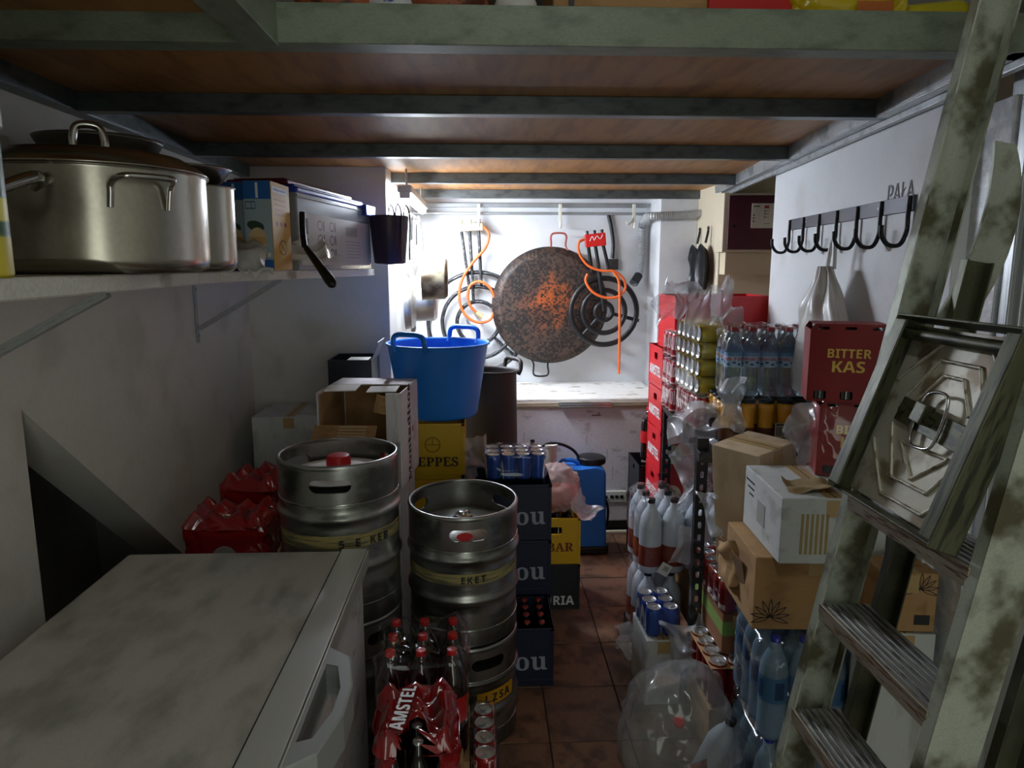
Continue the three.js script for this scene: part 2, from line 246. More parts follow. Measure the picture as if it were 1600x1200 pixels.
{ // chest freezer under the paella pan
  const t = thing('chest_freezer', 'white chest freezer with stained lid standing under the paella pan', 'freezer', V(0.46, 0, 4.72), 0.02);
  const w = 1.36, d = 0.64;
  part(t, 'cabinet', box(w, 0.76, d, 0.012), M.freezerWhite, [0, 0.46, 0]);
  part(t, 'plinth', box(w - 0.06, 0.08, d - 0.06, 0.004), M.black, [0, 0.04, 0]);
  part(t, 'floor_strip', box(w - 0.1, 0.02, 0.03, 0.003), M.cream, [0, 0.01, d / 2 + 0.01]);
  const lid = part(t, 'lid', box(w + 0.02, 0.055, d + 0.02, 0.012), M.lidWhite, [0, 0.876, 0]);
  part(lid, 'gasket', box(w - 0.02, 0.014, d, 0.003), M.cream, [0, -0.034, 0]);
  part(lid, 'rim_strip', box(w + 0.02, 0.026, 0.006, 0.002), mapped(blotch(0xb5a68c, 0x8a7a62, { scale: 12, s: 55 }), 0.6), [0, -0.012, d / 2 + 0.012]);
  part(lid, 'handle', [box(0.34, 0.022, 0.03, 0.006), box(0.34, 0.01, 0.006, 0.002).translate(0, -0.014, 0.014)], M.chrome, [0.17, -0.006, d / 2 + 0.024]);
  part(t, 'badge', [rod([-0.03, 0, 0], [0.03, 0, 0], 0.003), rod([0.01, 0, 0], [0.02, 0.02, 0], 0.003)], mat(0x6a5a48, 0.5), [0.25, 0.79, d / 2 + 0.003]);
  const pn = part(t, 'control_panel', box(0.17, 0.075, 0.012, 0.004), mat(0xd9d6c8, 0.5), [0.37, 0.25, d / 2 + 0.005]);
  part(pn, 'switch', [0, 1, 2].map(i => box(0.022, 0.02, 0.006, 0.002).translate(-0.01 + 0.032 * i, 0, 0.007)), M.black);
  part(pn, 'knob', cyl(0.012, 0.014, 16).rotateX(Math.PI / 2), M.black, [-0.05, 0, 0.008]);
  for (let i = 0; i < 9; i++) part(t, 'scratch', box(0.002, rr(0.03, 0.09), 0.0006, 0.0002), mat(0x6d5a4c, 0.7), [rr(-0.35, 0.55), rr(0.4, 0.7), d / 2 + 0.0005]);
}
// ------------------------------------------------------------------ kegs
function kegBody(h, r = 0.2) {
  const pr = []; const N = 60, band = [0.36, 0.67];
  pr.push([0.001, 0.055], [r - 0.03, 0.05], [r - 0.012, 0.03], [r - 0.012, 0.004], [r - 0.008, 0], [r - 0.002, 0.003], [r - 0.003, 0.05], [r - 0.006, 0.062]);
  for (let i = 0; i <= N; i++) { const y = 0.066 + (h - 0.2) * i / N, q = y / h; let b = 0; for (const c of band) b = Math.max(b, Math.exp(-Math.pow((q - c) * h / 0.014, 2))); pr.push([r - 0.004 + b * 0.009, y]); }
  pr.push([r - 0.006, h - 0.128], [r - 0.012, h - 0.122], [r - 0.03, h - 0.105], [r * 0.5, h - 0.085], [0.035, h - 0.08], [0.001, h - 0.08]);
  return lathe(pr, 64);
}
const csg = new Evaluator(); csg.useGroups = false;
function kegCollar(h, r = 0.2) {
  const b = new Brush(lathe([[r - 0.009, h - 0.127], [r - 0.003, h - 0.127], [r - 0.002, h - 0.02], [r + 0.001, h - 0.008], [r - 0.003, h - 0.001], [r - 0.009, h], [r - 0.015, h - 0.005], [r - 0.009, h - 0.016], [r - 0.009, h - 0.127]], 64)); b.updateMatrixWorld();
  let out = b;
  for (let i = 0; i < 3; i++) { const s = new Brush(extrude((() => { const q = new THREE.Shape(); const w = 0.13, hh = 0.042, e = hh / 2; q.moveTo(-w / 2 + e, -e); q.lineTo(w / 2 - e, -e); q.absarc(w / 2 - e, 0, e, -Math.PI / 2, Math.PI / 2); q.lineTo(-w / 2 + e, e); q.absarc(-w / 2 + e, 0, e, Math.PI / 2, 1.5 * Math.PI); return q; })(), 0.1)); s.position.set(Math.sin(i * 2.094) * 0.14, h - 0.066, Math.cos(i * 2.094) * 0.14); s.rotation.y = i * 2.094; s.updateMatrixWorld(); out = csg.evaluate(out, s, SUBTRACTION); }
  return out.geometry;
}
function keg(text, p, h, turn, tilt, { cap, band, mark, skin: km } = {}) {
  const t = thing('beer_keg', text, 'keg', p, turn); if (tilt) { t.rotation.order = 'YXZ'; t.rotation.x = tilt; } const r = 0.2, km2 = km ?? M.keg;
  part(t, 'body', kegBody(h, r), km2);
  const collar = part(t, 'collar', kegCollar(h, r), km2);
  part(t, 'weld_seam', [mv(ring(r - 0.003, 0.0025, 64), 0, h - 0.128, 0, Math.PI / 2), mv(ring(r - 0.003, 0.0025, 64), 0, 0.064, 0, Math.PI / 2)], M.chrome);
  if (band) part(t, 'paint_band', lathe([[r - 0.0032, h * 0.49], [r - 0.0032, h * 0.575]], 64), M.kegBand, null, null, 'worn yellow-grey painted band');
  const v = part(t, 'valve', lathe([[0.001, 0.03], [0.016, 0.03], [0.018, 0.026], [0.018, 0.018], [0.03, 0.018], [0.032, 0.014], [0.032, 0.004], [0.04, 0.002], [0.04, 0]], 24), M.chrome, [0, h - 0.082 + (cap ? 0.004 : 0), 0]);
  if (cap) { part(t, 'valve_cap', [lathe([[0.001, 0.036], [0.034, 0.036], [0.038, 0.031], [0.039, 0], [0.034, 0]], 32), ...Array.from({ length: 28 }, (_, i) => box(0.003, 0.026, 0.003, 0.001).translate(0.039, 0.014, 0).rotateY(i * Math.PI / 14))], M.capRed, [0, h - 0.05, 0], null, 'red ribbed plastic valve cap'); }
  if (cap) part(t, 'top_sheet', lathe([[0.001, h - 0.052], [0.09, h - 0.056], [0.165, h - 0.07], [0.168, h - 0.075], [0.001, h - 0.07]], 40), M.paper);
  return t;
}
const digits = (t, s, y, r, a0, h) => { for (let i = 0; i < s.length; i++) { if (s[i] === ' ') continue; const a = a0 + i * h * 1.0 / r; part(t, 'stamped_letter', word(s[i], h, 'sb', 0.0015), M.ink, [Math.sin(a) * r, y, Math.cos(a) * r], [0, a, 0]); } };
{
  const lowerL = keg('steel beer keg at the bottom under the red-capped keg', V(-0.49, 0.002, 2.34), 0.58, 0.9, 0);
  const topL = keg('steel beer keg with red ribbed valve cap standing on another keg', V(-0.49, 0.582, 2.34), 0.535, 0.05, 0, { cap: true, band: true });
  digits(topL, '5 E KEB', 0.28, 0.2, 0.15, 0.026);
  const lowerR = keg('bottom steel keg with yellow letter plate below the tilted keg', V(-0.08, 0.002, 2.5), 0.4, 0.5, 0);
  const plate = lathe([[0.1985, 0.165], [0.1985, 0.225]], 48); part(lowerR, 'letter_plate', new THREE.CylinderGeometry(0.1995, 0.1995, 0.055, 24, 1, true, 0.1, 0.85), mat(0xc98e18, 0.5), [0, 0.2, 0], [0, -0.35, 0], 'yellow letter plate');
  digits(lowerR, 'LZSA', 0.2, 0.2005, -0.05, 0.03);
  const topR = keg('open-topped steel keg with bare valve leaning slightly on the lower keg', V(-0.08, 0.412, 2.51), 0.488, 0.12, 0.045, { band: true });
  digits(topR, 'EKET', 0.26, 0.2, -0.1, 0.024);
  part(topR, 'red_sticker', new THREE.CircleGeometry(0.022, 16), M.capRed, [-0.012, 0.414, 0.184]).scale.set(1.3, 0.7, 1);
}
// ------------------------------------------------------------------ crates
function crate(name, text, p, turn, { w = 0.4, h = 0.22, d = 0.3, m, hole = [0.5, 0.78, 0.1, 0.035], words = [], group, fill, ribs = true, sideHole = true }) {
  const t = thing(name, text, 'crate', p, turn, group), T = 0.012, g = [];
  const side = (len, hw) => { const s = shapeOf([[-len / 2, 0], [len / 2, 0], [len / 2, h - 0.002], [-len / 2, h - 0.002]]); if (hw) s.holes.push(slot((hole[0] - 0.5) * len, hole[1] * h, hw, hole[3], hole[3] * 0.3)); return extrude(s, T - 0.002, 0.001); };
  g.push(side(w, hole[2]).translate(0, 0, d / 2 - T), mv(side(w, hole[2]), 0, 0, -d / 2 + T, 0, Math.PI), mv(side(d, sideHole ? hole[2] * 0.8 : 0), -w / 2 + T, 0, 0, 0, -Math.PI / 2), mv(side(d, sideHole ? hole[2] * 0.8 : 0), w / 2 - T, 0, 0, 0, Math.PI / 2));
  g.push(box(w - 0.004, 0.01, d - 0.004, 0.002).translate(0, 0.006, 0));
  part(t, 'body', g, m);
  const e = 0.004, rim = [[w + e, 0.014, T + e, 0, d / 2 - T / 2], [w + e, 0.014, T + e, 0, -d / 2 + T / 2], [T + e, 0.014, d + e, w / 2 - T / 2, 0], [T + e, 0.014, d + e, -w / 2 + T / 2, 0]];
  part(t, 'rim', rim.map(q => box(q[0], q[1], q[2], 0.002).translate(q[3], h - 0.008, q[4])), m);
  if (ribs) part(t, 'rib', [0.1, 0.55].flatMap(k => [box(w + 0.003, 0.006, d + 0.003, 0.0015).translate(0, h * k, 0)]).slice(0, 1), m);
  for (const q of words) { const o = part(t, 'lettering', word(q.s, q.size, q.font ?? 'sb', 0.0015), q.m ?? M.whiteText, [q.x ?? 0, q.y, q.z ?? d / 2 + 0.0005], [0, q.ry ?? 0, 0]); if (q.ry) o.position.x = (q.ry < 0 ? -1 : 1) * (w / 2 + 0.0005), o.position.z = q.x ?? 0; if (q.stretch) o.scale.x = q.stretch; if (q.slant) o.rotation.z = q.slant; }
  if (fill) { const [nx, nz, bm, cm, bh] = fill; for (let i = 0; i < nx; i++) for (let k = 0; k < nz; k++) { const o = part(t, 'bottle', bottleSmall(bh), bm, [(i - (nx - 1) / 2) * (w - 0.03) / nx, 0.012, (k - (nz - 1) / 2) * (d - 0.03) / nz]); part(o, 'cap', crown, cm, [0, bh, 0]); } }
  return t;
}
const crown = lathe([[0.001, 0.004], [0.012, 0.003], [0.0145, -0.003], [0.0135, -0.005]], 14);
const bottleSmall = h => lathe([[0.001, 0], [0.027, 0.001], [0.03, 0.006], [0.03, h * 0.55], [0.026, h * 0.68], [0.014, h * 0.82], [0.013, h * 0.97], [0.001, h]], 16);
{ // red beer crates, face with AMSTEL turned to the aisle
  const opt = { w: 0.4, h: 0.216, d: 0.3, m: M.crateRed, hole: [0.5, 0.74, 0.09, 0.04], words: [{ s: 'AMSTEL', size: 0.052, y: 0.085, ry: -Math.PI / 2, x: 0, stretch: 0.92 }] };
  const where = ['on the floor at the bottom of the stack', 'second from the floor in the stack', 'third from the floor in the stack', 'fourth from the floor in the stack', 'fifth from the floor in the stack', 'sixth from the floor, its end open to the freezer'];
  let first;
  for (let i = 0; i < 6; i++) { const c = crate('beer_crate', `red AMSTEL bottle crate ${where[i]}`.replace(' AMSTEL', ''), V(1.117 - 0.001 * (i % 2), 0.001 + i * 0.219, 3.71 + 0.006 * (i % 3 - 1)), 0, { ...opt, group: 'red crates stacked in the aisle' }); part(c, 'emblem', [cyl(0.05, 0.001, 24).rotateX(Math.PI / 2)], mat(0xd8cfae, 0.6), [-0.13, 0.1, 0.1508], null, 'pale round printed emblem'); }
  const top = crate('beer_crate', 'red bottle crate topping the stack, taller with one open side hole', V(1.16, 1.316, 3.56), 0.02, { ...opt, w: 0.47, d: 0.3, h: 0.27, hole: [0.5, 0.72, 0.001, 0.001], sideHole: false, words: [], group: 'red crates stacked in the aisle' });
}
{ // navy crates with white script
  const W = { s: 'Mahou', size: 0.078, y: 0.11, x: -0.014, font: 'eb', m: M.greyText, slant: 0.03 };
  const opt = { w: 0.4, h: 0.258, d: 0.3, m: M.crateNavy, hole: [0.5, 0.85, 0.001, 0.001], sideHole: false, words: [W], group: 'navy bottle crates' };
  ['navy bottle crate on the floor hidden behind the crate of red-capped bottles', 'navy bottle crate with pale script, middle of the stack behind the kegs', 'navy bottle crate with pale script carrying the shrink-wrapped blue cans'].forEach((s, i) => crate('bottle_crate', s, V(0.097, 0.001 + 0.26 * i, 3.16), 0, opt));
  crate('bottle_crate', 'navy crate full of red-capped bottles standing on the floor beside the keg', V(0.082, 0.001, 2.86), 0, { ...opt, fill: [6, 4, M.glassDark, mat(0x9a3a30, 0.4, 0.3), 0.25] });
}
crate('bottle_crate', 'dark bottle crate with white lettering under the yellow crate', V(0.28, 0.001, 3.52), 0, { m: M.crateDark, h: 0.243, hole: [0.5, 0.8, 0.001, 0.001], sideHole: false, words: [{ s: 'TURIA', size: 0.048, y: 0.05, x: 0.075 }] });
crate('bottle_crate', 'yellow bottle crate with dark red lettering holding a plastic bag', V(0.28, 0.246, 3.52), 0, { m: M.crateYellow, h: 0.243, hole: [0.62, 0.72, 0.12, 0.04], words: [{ s: 'AMBAR', size: 0.045, y: 0.09, x: 0.045, font: 'eb', m: mat(0x7d2a10, 0.5) }], fill: [6, 4, M.glassDark, M.capDark, 0.22] });
{ const c = crate('bottle_crate', 'yellow crate with black serif lettering under the blue tub', V(-0.29, 0.757, 3.32), 0, { m: mat(0xc9a30f, 0.45), h: 0.265, hole: [0.5, 0.9, 0.001, 0.001], sideHole: false, words: [{ s: 'SCHWEPPES', size: 0.043, y: 0.085, x: -0.015, font: 'eb', m: M.ink }] }); part(c, 'emblem', [mv(ring(0.034, 0.002, 24), 0, 0, 0), rod([-0.034, 0, 0], [0.034, 0, 0], 0.0015), rod([0, 0, 0], [0, 0.034, 0], 0.0015)], mat(0x6b5a10, 0.6), [0.055, 0.165, 0.151], null, 'dark half-moon line emblem'); }
for (let i = 0; i < 3; i++) crate('bottle_crate', `yellow crate hidden below the lettered yellow crate, ${['lowest', 'middle', 'upper'][i]} of its column`, V(-0.29, 0.001 + i * 0.252, 3.32), 0, { m: M.crateYellow, h: 0.25, hole: [0.5, 0.9, 0.001, 0.001], sideHole: false });
for (let i = 0; i < 3; i++) crate('bottle_crate', `black crate, ${['lowest', 'middle', 'topmost'][i]} of the narrow column beside the red crates`, V(1.0, 0.001 + i * 0.2, 4.06), 0, { w: 0.22, d: 0.3, h: 0.197, m: M.black, hole: [0.5, 0.75, 0.07, 0.03] });

// ------------------------------------------------------------------ hanging on the back wall
const P5 = (px, py, Z = 4.98) => at(px, py, Z);
const loc = (o, v) => v.clone().sub(o.position);
{
  const c = P5(747, 504, 4.985), t = thing('gas_burner', 'speckled black three-ring gas burner with orange hose hanging from white hook', 'burner', c);
  for (const r of [0.147, 0.25, 0.348]) part(t, 'burner_ring', ring(r, 0.014, 64), M.enamel, [0, 0, r === 0.147 ? 0.004 : 0]);
  for (const a of [-2.35, -1.5, -0.75]) part(t, 'spoke', rod([Math.cos(a) * 0.135, Math.sin(a) * 0.135, -0.006], [Math.cos(a) * 0.37, Math.sin(a) * 0.37, -0.006], 0.011), M.enamel);
  [[721, 362, 733, 446], [734, 360, 740, 472], [748, 360, 752, 446]].forEach(([a, b, d, e], i) => part(t, 'gas_pipe', rod(loc(t, P5(a, b, 4.96 - 0.004 * i)), loc(t, P5(d, e, 4.968)), 0.011), M.enamel));
  part(t, 'manifold', [box(0.17, 0.05, 0.03, 0.005), ...[-0.06, 0, 0.06].map(x => mv(cyl(0.012, 0.03, 10), x, 0.035, 0))], mat(0xc9bb96, 0.5), loc(t, P5(735, 355, 4.955)), [0, 0, 0.05]);
  part(t, 'hose', tube([[756, 354, 4.95], [764, 366, 4.93], [759, 386, 4.93], [738, 411, 4.93], [721, 440, 4.93], [718, 468, 4.93], [727, 492, 4.93], [748, 504, 4.93], [767, 498, 4.93], [773, 470, 4.925], [764, 448, 4.92], [748, 440, 4.92], [735, 446, 4.92], [731, 462, 4.92], [735, 478, 4.925], [745, 489, 4.93]].map(q => loc(t, P5(...q))), 0.0095, 8, 120), M.orange, null, null, 'orange rubber gas hose');
  part(t, 'nozzle', [cyl(0.016, 0.04, 12), mv(cyl(0.022, 0.02, 6), 0, -0.025, 0)], mat(0xd8c89a, 0.35, 0.4), loc(t, P5(748, 491, 4.925)), [0, 0, 1.0]);
}
{
  const c = P5(859, 477.5, 4.93), t = thing('paella_pan', 'large rusty paella pan hanging bottom outward over the freezer', 'pan', c); const R = 0.402;
  const A = lin(0x211e1d), B = lin(0x4f3d33), C = lin(0x9c4d1b);
  const m = tex(512, (u, v) => { const x = u - 0.5, y = v - 0.5, r = Math.hypot(x + 0.0, y - 0.02) * 2, n = fbm(u * 64, v * 64, 4, 101), q = fbm(u * 9, v * 9, 5, 111); const k = step(0.4, 0.62, n * 0.7 + q * 0.3), o = step(0.22, 0.62, (1 - r) * 0.75 + q * 0.7 - 0.5); return mixc(mixc(A, B, k * 0.9), C, o * step(0.3, 0.6, n)).map(z => z * (0.8 + 0.4 * hash(Math.floor(u * 512), Math.floor(v * 512), 1, 9))); });
  const g = lathe([[0.001, 0.06], [R - 0.06, 0.058], [R - 0.035, 0.052], [R - 0.004, 0.006], [R, 0], [R - 0.006, -0.003], [R - 0.04, 0.046], [0.001, 0.052]], 96); const p = g.attributes.position, uv = g.attributes.uv; for (let i = 0; i < p.count; i++) uv.setXY(i, p.getX(i) / (2 * R) + 0.5, -p.getZ(i) / (2 * R) + 0.5);
  const gg = g.rotateX(Math.PI / 2);
  part(t, 'pan_body', gg, mapped(m, 0.6, 0.35));
  const hd = (y, s, mm) => part(t, 'handle', tube([[-0.065, 0, 0], [-0.05, 0.035 * s, -0.01], [-0.052, 0.1 * s, 0.01], [-0.04, 0.115 * s, 0.01], [0.04, 0.115 * s, 0.01], [0.052, 0.1 * s, 0.01], [0.05, 0.035 * s, -0.01], [0.065, 0, 0]], 0.0065, 8, 50), mm, [0.0, y, 0.008]);
  hd(R - 0.03, 1, mat(0xa14a3e, 0.5)).position.x = 0.055; hd(-R + 0.03, -1, M.blackMetal).position.x = -0.06;
}
{
  const c = P5(943.6, 487, 4.82), t = thing('gas_burner', 'black gas burner with flat rings and red manifold hanging over the paella pan', 'burner', c);
  for (const [r, k] of [[0.225, 0.018], [0.145, 0.017], [0.058, 0.016]]) part(t, 'burner_ring', ring(r, k, 64).scale(1, 1, 0.7), M.black);
  for (const a of [-0.25, -2.3]) part(t, 'spoke', rod([Math.cos(a) * 0.06, Math.sin(a) * 0.06, -0.008], [Math.cos(a) * 0.25, Math.sin(a) * 0.25, -0.008], 0.013), M.black);
  [[919, 384, 925, 425], [930, 383, 938, 432], [942, 381, 952, 424]].forEach(([a, b, d, e]) => part(t, 'gas_pipe', rod(loc(t, P5(a, b, 4.8)), loc(t, P5(d, e, 4.81)), 0.012), M.black));
  part(t, 'feed_bar', rod(loc(t, P5(936, 425, 4.81)), loc(t, P5(944, 486, 4.82)), 0.016), M.black);
  const mf = part(t, 'manifold', [box(0.14, 0.085, 0.04, 0.006)], M.redPaint, loc(t, P5(930, 375, 4.8)), [0, 0, 0.1], 'red painted gas manifold');
  part(mf, 'tap', [-0.05, 0, 0.05].map(x => mv(cyl(0.01, 0.025, 10), x, 0.052, 0)), M.black);
  part(mf, 'script_mark', tube([[-0.04, -0.01, 0], [-0.02, 0.02, 0], [-0.01, -0.005, 0], [0.01, 0.02, 0], [0.03, 0.0, 0], [0.05, 0.025, 0]], 0.0025, 5, 40), M.whiteText, [0, 0.005, 0.0205]);
  part(t, 'hose', tube([[913, 374, 4.79], [905, 378, 4.78], [904, 392, 4.78], [918, 414, 4.78], [940, 423, 4.775], [960, 424, 4.77], [974, 436, 4.77], [977, 450, 4.77], [966, 463, 4.765], [946, 465, 4.765], [925, 455, 4.765], [915, 438, 4.765], [918, 428, 4.77]].map(q => loc(t, P5(...q))), 0.009, 8, 110), M.orange, null, null, 'orange rubber gas hose');
  part(t, 'hose_tail', tube([[958, 424, 4.768], [966, 436, 4.765], [968, 460, 4.76], [968, 520, 4.77], [967, 584, 4.8]].map(q => loc(t, P5(...q))), 0.009, 8, 60), M.orange, null, null, 'orange rubber gas hose');
}
{ // rail hooks
  const words = ['white metal hook on the rail holding the speckled burner', 'empty white metal hook on the rail above the paella pan', 'empty white double hook on the rail beside the grey conduit'];
  [748, 875, 990].forEach((px, i) => { const t = thing('rail_hook', words[i], 'hook', at(px, 334, 4.99), 0, 'white hooks on the back rail'); part(t, 'hook_body', [box(0.022, 0.13, 0.012, 0.003).translate(0, 0, 0.012), tube([[0, -0.06, 0.012], [0.0, -0.085, 0.016], [0, -0.095, 0.035], [0, -0.085, 0.05], [0, -0.06, 0.052]], 0.007, 8, 20), ...(i == 2 ? [tube([[-0.01, -0.03, 0.016], [-0.03, -0.07, 0.03], [-0.05, -0.075, 0.04], [-0.055, -0.055, 0.045]], 0.006, 8, 20)] : [])], mat(0xe0dccb, 0.45)); });
}
{
  const t = thing('electric_cable', 'black cable running down the back wall into a small socket', 'cable', P5(958, 413, 5.04));
  part(t, 'cable', tube([[950, 332, 5.03], [955, 355, 5.03], [958, 380, 5.03], [957, 404, 5.03]].map(q => loc(t, P5(...q))), 0.013, 8, 30), M.black);
  part(t, 'socket_box', [box(0.07, 0.075, 0.03, 0.004), box(0.03, 0.02, 0.008, 0.002).translate(0, 0, 0.018)], mat(0x2a2a2b, 0.5), [0, 0, 0]);
}
{
  const t = thing('conduit_pipe', 'grey corrugated conduit bending from the rail down the back wall', 'pipe', P5(1008, 390, 5.02));
  const path = [[990, 443, 4.96], [998, 430, 5.0], [1002, 405, 5.015], [1003, 365, 5.015], [1004, 350, 5.0], [1009, 341, 4.88], [1019, 338, 4.72], [1040, 337, 4.705], [1070, 336, 4.705], [1096, 333, 4.69]].map(q => loc(t, at(...q))); const cv = new THREE.CatmullRomCurve3(path, false, 'centripetal');
  part(t, 'pipe', new THREE.TubeGeometry(cv, 90, 0.024, 12), mat(0xb4b6b5, 0.5));
  const rib = []; for (let i = 8; i < 88; i++) { const u = i / 90, q = cv.getPointAt(u), d = cv.getTangentAt(u); const r = ring(0.0245, 0.0035, 14); r.applyQuaternion(new THREE.Quaternion().setFromUnitVectors(new THREE.Vector3(0, 0, 1), d)); rib.push(r.translate(q.x, q.y, q.z)); }
  part(t, 'corrugation', rib, mat(0xa3a6a5, 0.5)); part(t, 'end_sleeve', tube(path.slice(0, 2), 0.03, 10, 6), M.rubber);
}
{ // electrical cabinet in the recess
  const a = at(1135, 305, 4.15), b = at(1212, 390, 4.15), t = thing('control_cabinet', 'maroon-fronted control cabinet with printed panel on the recess wall', 'cabinet', [a.x + 0.16, b.y, -4.22]);
  const h = a.y - b.y;
  part(t, 'housing', box(0.34, h + 0.03, 0.14, 0.005), M.cream, [0, h / 2, -0.005]);
  const dr = part(t, 'door', box(0.31, h, 0.012, 0.003), M.maroon, [0.012, h / 2, 0.07]);
  part(dr, 'control_label', box(0.17, 0.14, 0.004, 0.002), label(256, 208, (x, w, hh) => { x.fillStyle = '#cfcdbf'; x.fillRect(0, 0, w, hh); x.fillStyle = '#8c1420'; x.fillRect(112, 18, 40, 24); x.fillStyle = '#333'; x.fillRect(14, 20, 60, 9); for (let i = 0; i < 3; i++) { x.fillRect(14, 92 + i * 26, 12, 14); x.fillRect(112, 58 + i * 26, 12, 12); x.fillRect(130, 62 + i * 26, 22, 4); } x.strokeStyle = '#999'; x.strokeRect(30, 84, 40, 76); x.fillRect(110, 170, 60, 3); }), [0.062, h / 2 - 0.115, 0.007], null, 'printed control panel');
  part(dr, 'lock', cyl(0.01, 0.01, 14).rotateX(Math.PI / 2), M.chrome, [-0.12, -0.02, 0.009]);
  part(t, 'cable_trunk', [box(0.31, 0.14, 0.1, 0.004).translate(0.0, 0, 0)], mat(0xc9bd9f, 0.6), [0.012, -0.075, 0]);
}
{ // frying pans edge-on on the recess corner
  [[1.395, 4.66, 'thin black frying pan hanging flat on the pillar corner, the outer one'], [1.385, 4.45, 'black frying pan hanging behind another on the pillar corner']].forEach(([x, Z, s]) => {
    const c = at(x / Z * 1110 * 1.0 + 754, 415, Z); const t = thing('frying_pan', s, 'pan', [x, 1.70, -Z], 0, 'frying pans on the pillar');
    part(t, 'pan_body', lathe([[0.001, 0.0], [0.08, 0.001], [0.1, 0.03], [0.103, 0.03], [0.085, -0.003], [0.001, -0.004]], 40).rotateZ(Math.PI / 2).scale(1, 1.6, 1), M.blackMetal);
    part(t, 'handle', [tube([[0, 0.17, 0], [0.01, 0.22, 0], [0.014, 0.245, 0]], 0.008, 8, 12), mv(ring(0.012, 0.004, 16), 0.014, 0.258, 0, 0, Math.PI / 2)], M.blackMetal);
  });
}
{ // hanging utensils on the partition's side, x = -0.48
  const X = -0.475;
  const pan = (name, s, Z, y, r, dep, m, extra) => { const t = thing(name, s, 'pan', [X + 0.035 + (extra?.off ?? 0), y, -Z]); part(t, 'pan_body', lathe([[r - 0.002, 0], [r + 0.004, 0.001], [r, 0.004], [r - 0.004, dep - 0.015], [r - 0.018, dep], [0.001, dep + 0.001], [0.001, dep - 0.002], [r - 0.02, dep - 0.004], [r - 0.007, dep - 0.017], [r - 0.004, 0.004]], 40).rotateZ(-Math.PI / 2), m); part(t, 'handle', tube([[0.012, r - 0.01, 0], [0.01, r + 0.06, 0], [-0.005, r + 0.15, 0], [-0.02, r + 0.22, 0]].map(q => [q[0], q[1], q[2]]), 0.011, 8, 20).scale(0.6, 1, 1.4), extra?.hm ?? m); return t; };
  pan('saucepan', 'dented aluminium saucepan hanging on its side by the lamp', 4.35, 1.53, 0.135, 0.16, M.alu);
  pan('saucepan', 'small cream saucepan blackened by fire hanging over the aluminium one', 4.05, 1.66, 0.12, 0.14, M.oldPan, { off: 0.1, hm: M.alu }).children.forEach((c, i, l) => { if (i === 1) part(l[1].parent, 'hanging_loop', tube([[-0.02, 0.33, 0], [-0.06, 0.35, 0], [-0.132, 0.35, 0]], 0.004, 6, 14), M.chrome); });
  pan('frying_pan', 'shallow tilted aluminium pan hanging low on the partition side', 4.1, 1.5, 0.13, 0.05, M.alu);
  const wires = (name, s, Z, y, r, m = M.chrome) => { const t = thing(name, s, 'whisk', [X + 0.05, y, -Z]); const g = []; for (let i = 0; i < 6; i++) { const a = i * Math.PI / 6, c = Math.cos(a), n = Math.sin(a); g.push(tube([[0, 0, 0], [c * r * 0.6, -0.07, n * r * 0.6], [c * r, -0.16, n * r], [c * r * 0.5, -0.22, n * r * 0.5], [0, -0.235, 0], [-c * r * 0.5, -0.22, -n * r * 0.5], [-c * r, -0.16, -n * r], [-c * r * 0.6, -0.07, -n * r * 0.6], [0, 0, 0]], 0.0018, 5, 44)); } part(t, 'wires', g, m); part(t, 'handle', [mv(cyl(0.011, 0.13, 10), 0, 0.065, 0), mv(ring(0.012, 0.003, 14), 0, 0.142, 0)], m); return t; };
  wires('balloon_whisk', 'wire balloon whisk hanging on the partition beside the lamp', 4.62, 1.86, 0.045); wires('balloon_whisk', 'narrow wire whisk hanging above the aluminium saucepan', 4.3, 1.88, 0.032);
  { const t = thing('skimmer', 'round perforated skimmer with long handle hanging behind the saucepans', 'skimmer', [X + 0.03, 1.72, -4.75]); part(t, 'bowl', lathe([[0.001, 0.02], [0.05, 0.015], [0.075, 0], [0.078, 0.001], [0.05, 0.018], [0.001, 0.023]], 28).rotateZ(-Math.PI / 2), M.alu); part(t, 'handle', box(0.004, 0.26, 0.016, 0.001), M.alu, [0.002, 0.2, 0]); }
  { const t = thing('pastry_brush', 'wide brush with dark handle and pale bristles hanging below the saucepans', 'brush', [X + 0.05, 1.4, -4.3]); part(t, 'handle', box(0.03, 0.1, 0.07, 0.006), M.black, [0, 0.05, 0.05]); part(t, 'bristles', Array.from({ length: 14 }, (_, i) => box(0.02, 0.16, 0.006, 0.001).translate(0, 0.02 + rr(-0.006, 0.006), -0.008 - i * 0.007)), mat(0x8f8a86, 0.8)); }
  { const c = at(613, 375, 3.86), t = thing('utensil_caddy', 'dark plastic utensil tub fixed on the partition corner at the shelf end', 'tub', [-0.455, at(613, 413, 3.56).y, -3.565]); part(t, 'tub_body', lathe([[0.001, 0.003], [0.085, 0.002], [0.093, 0.01], [0.118, 0.235], [0.122, 0.236], [0.122, 0.228], [0.098, 0.006], [0.001, -0.002]], 32).scale(0.78, 0.98, 0.82), M.purple); [[0.0, 0.0], [0.04, 0.05], [0.07, -0.03]].forEach(([x, z]) => part(t, 'wire_handle', tube([[x, 0.02, z], [x, 0.26, z], [x + 0.01, 0.285, z + 0.01], [x + 0.025, 0.26, z + 0.02], [x + 0.025, 0.02, z + 0.02]], 0.004, 6, 30), mat(0x55505a, 0.4, 0.5))); }
}
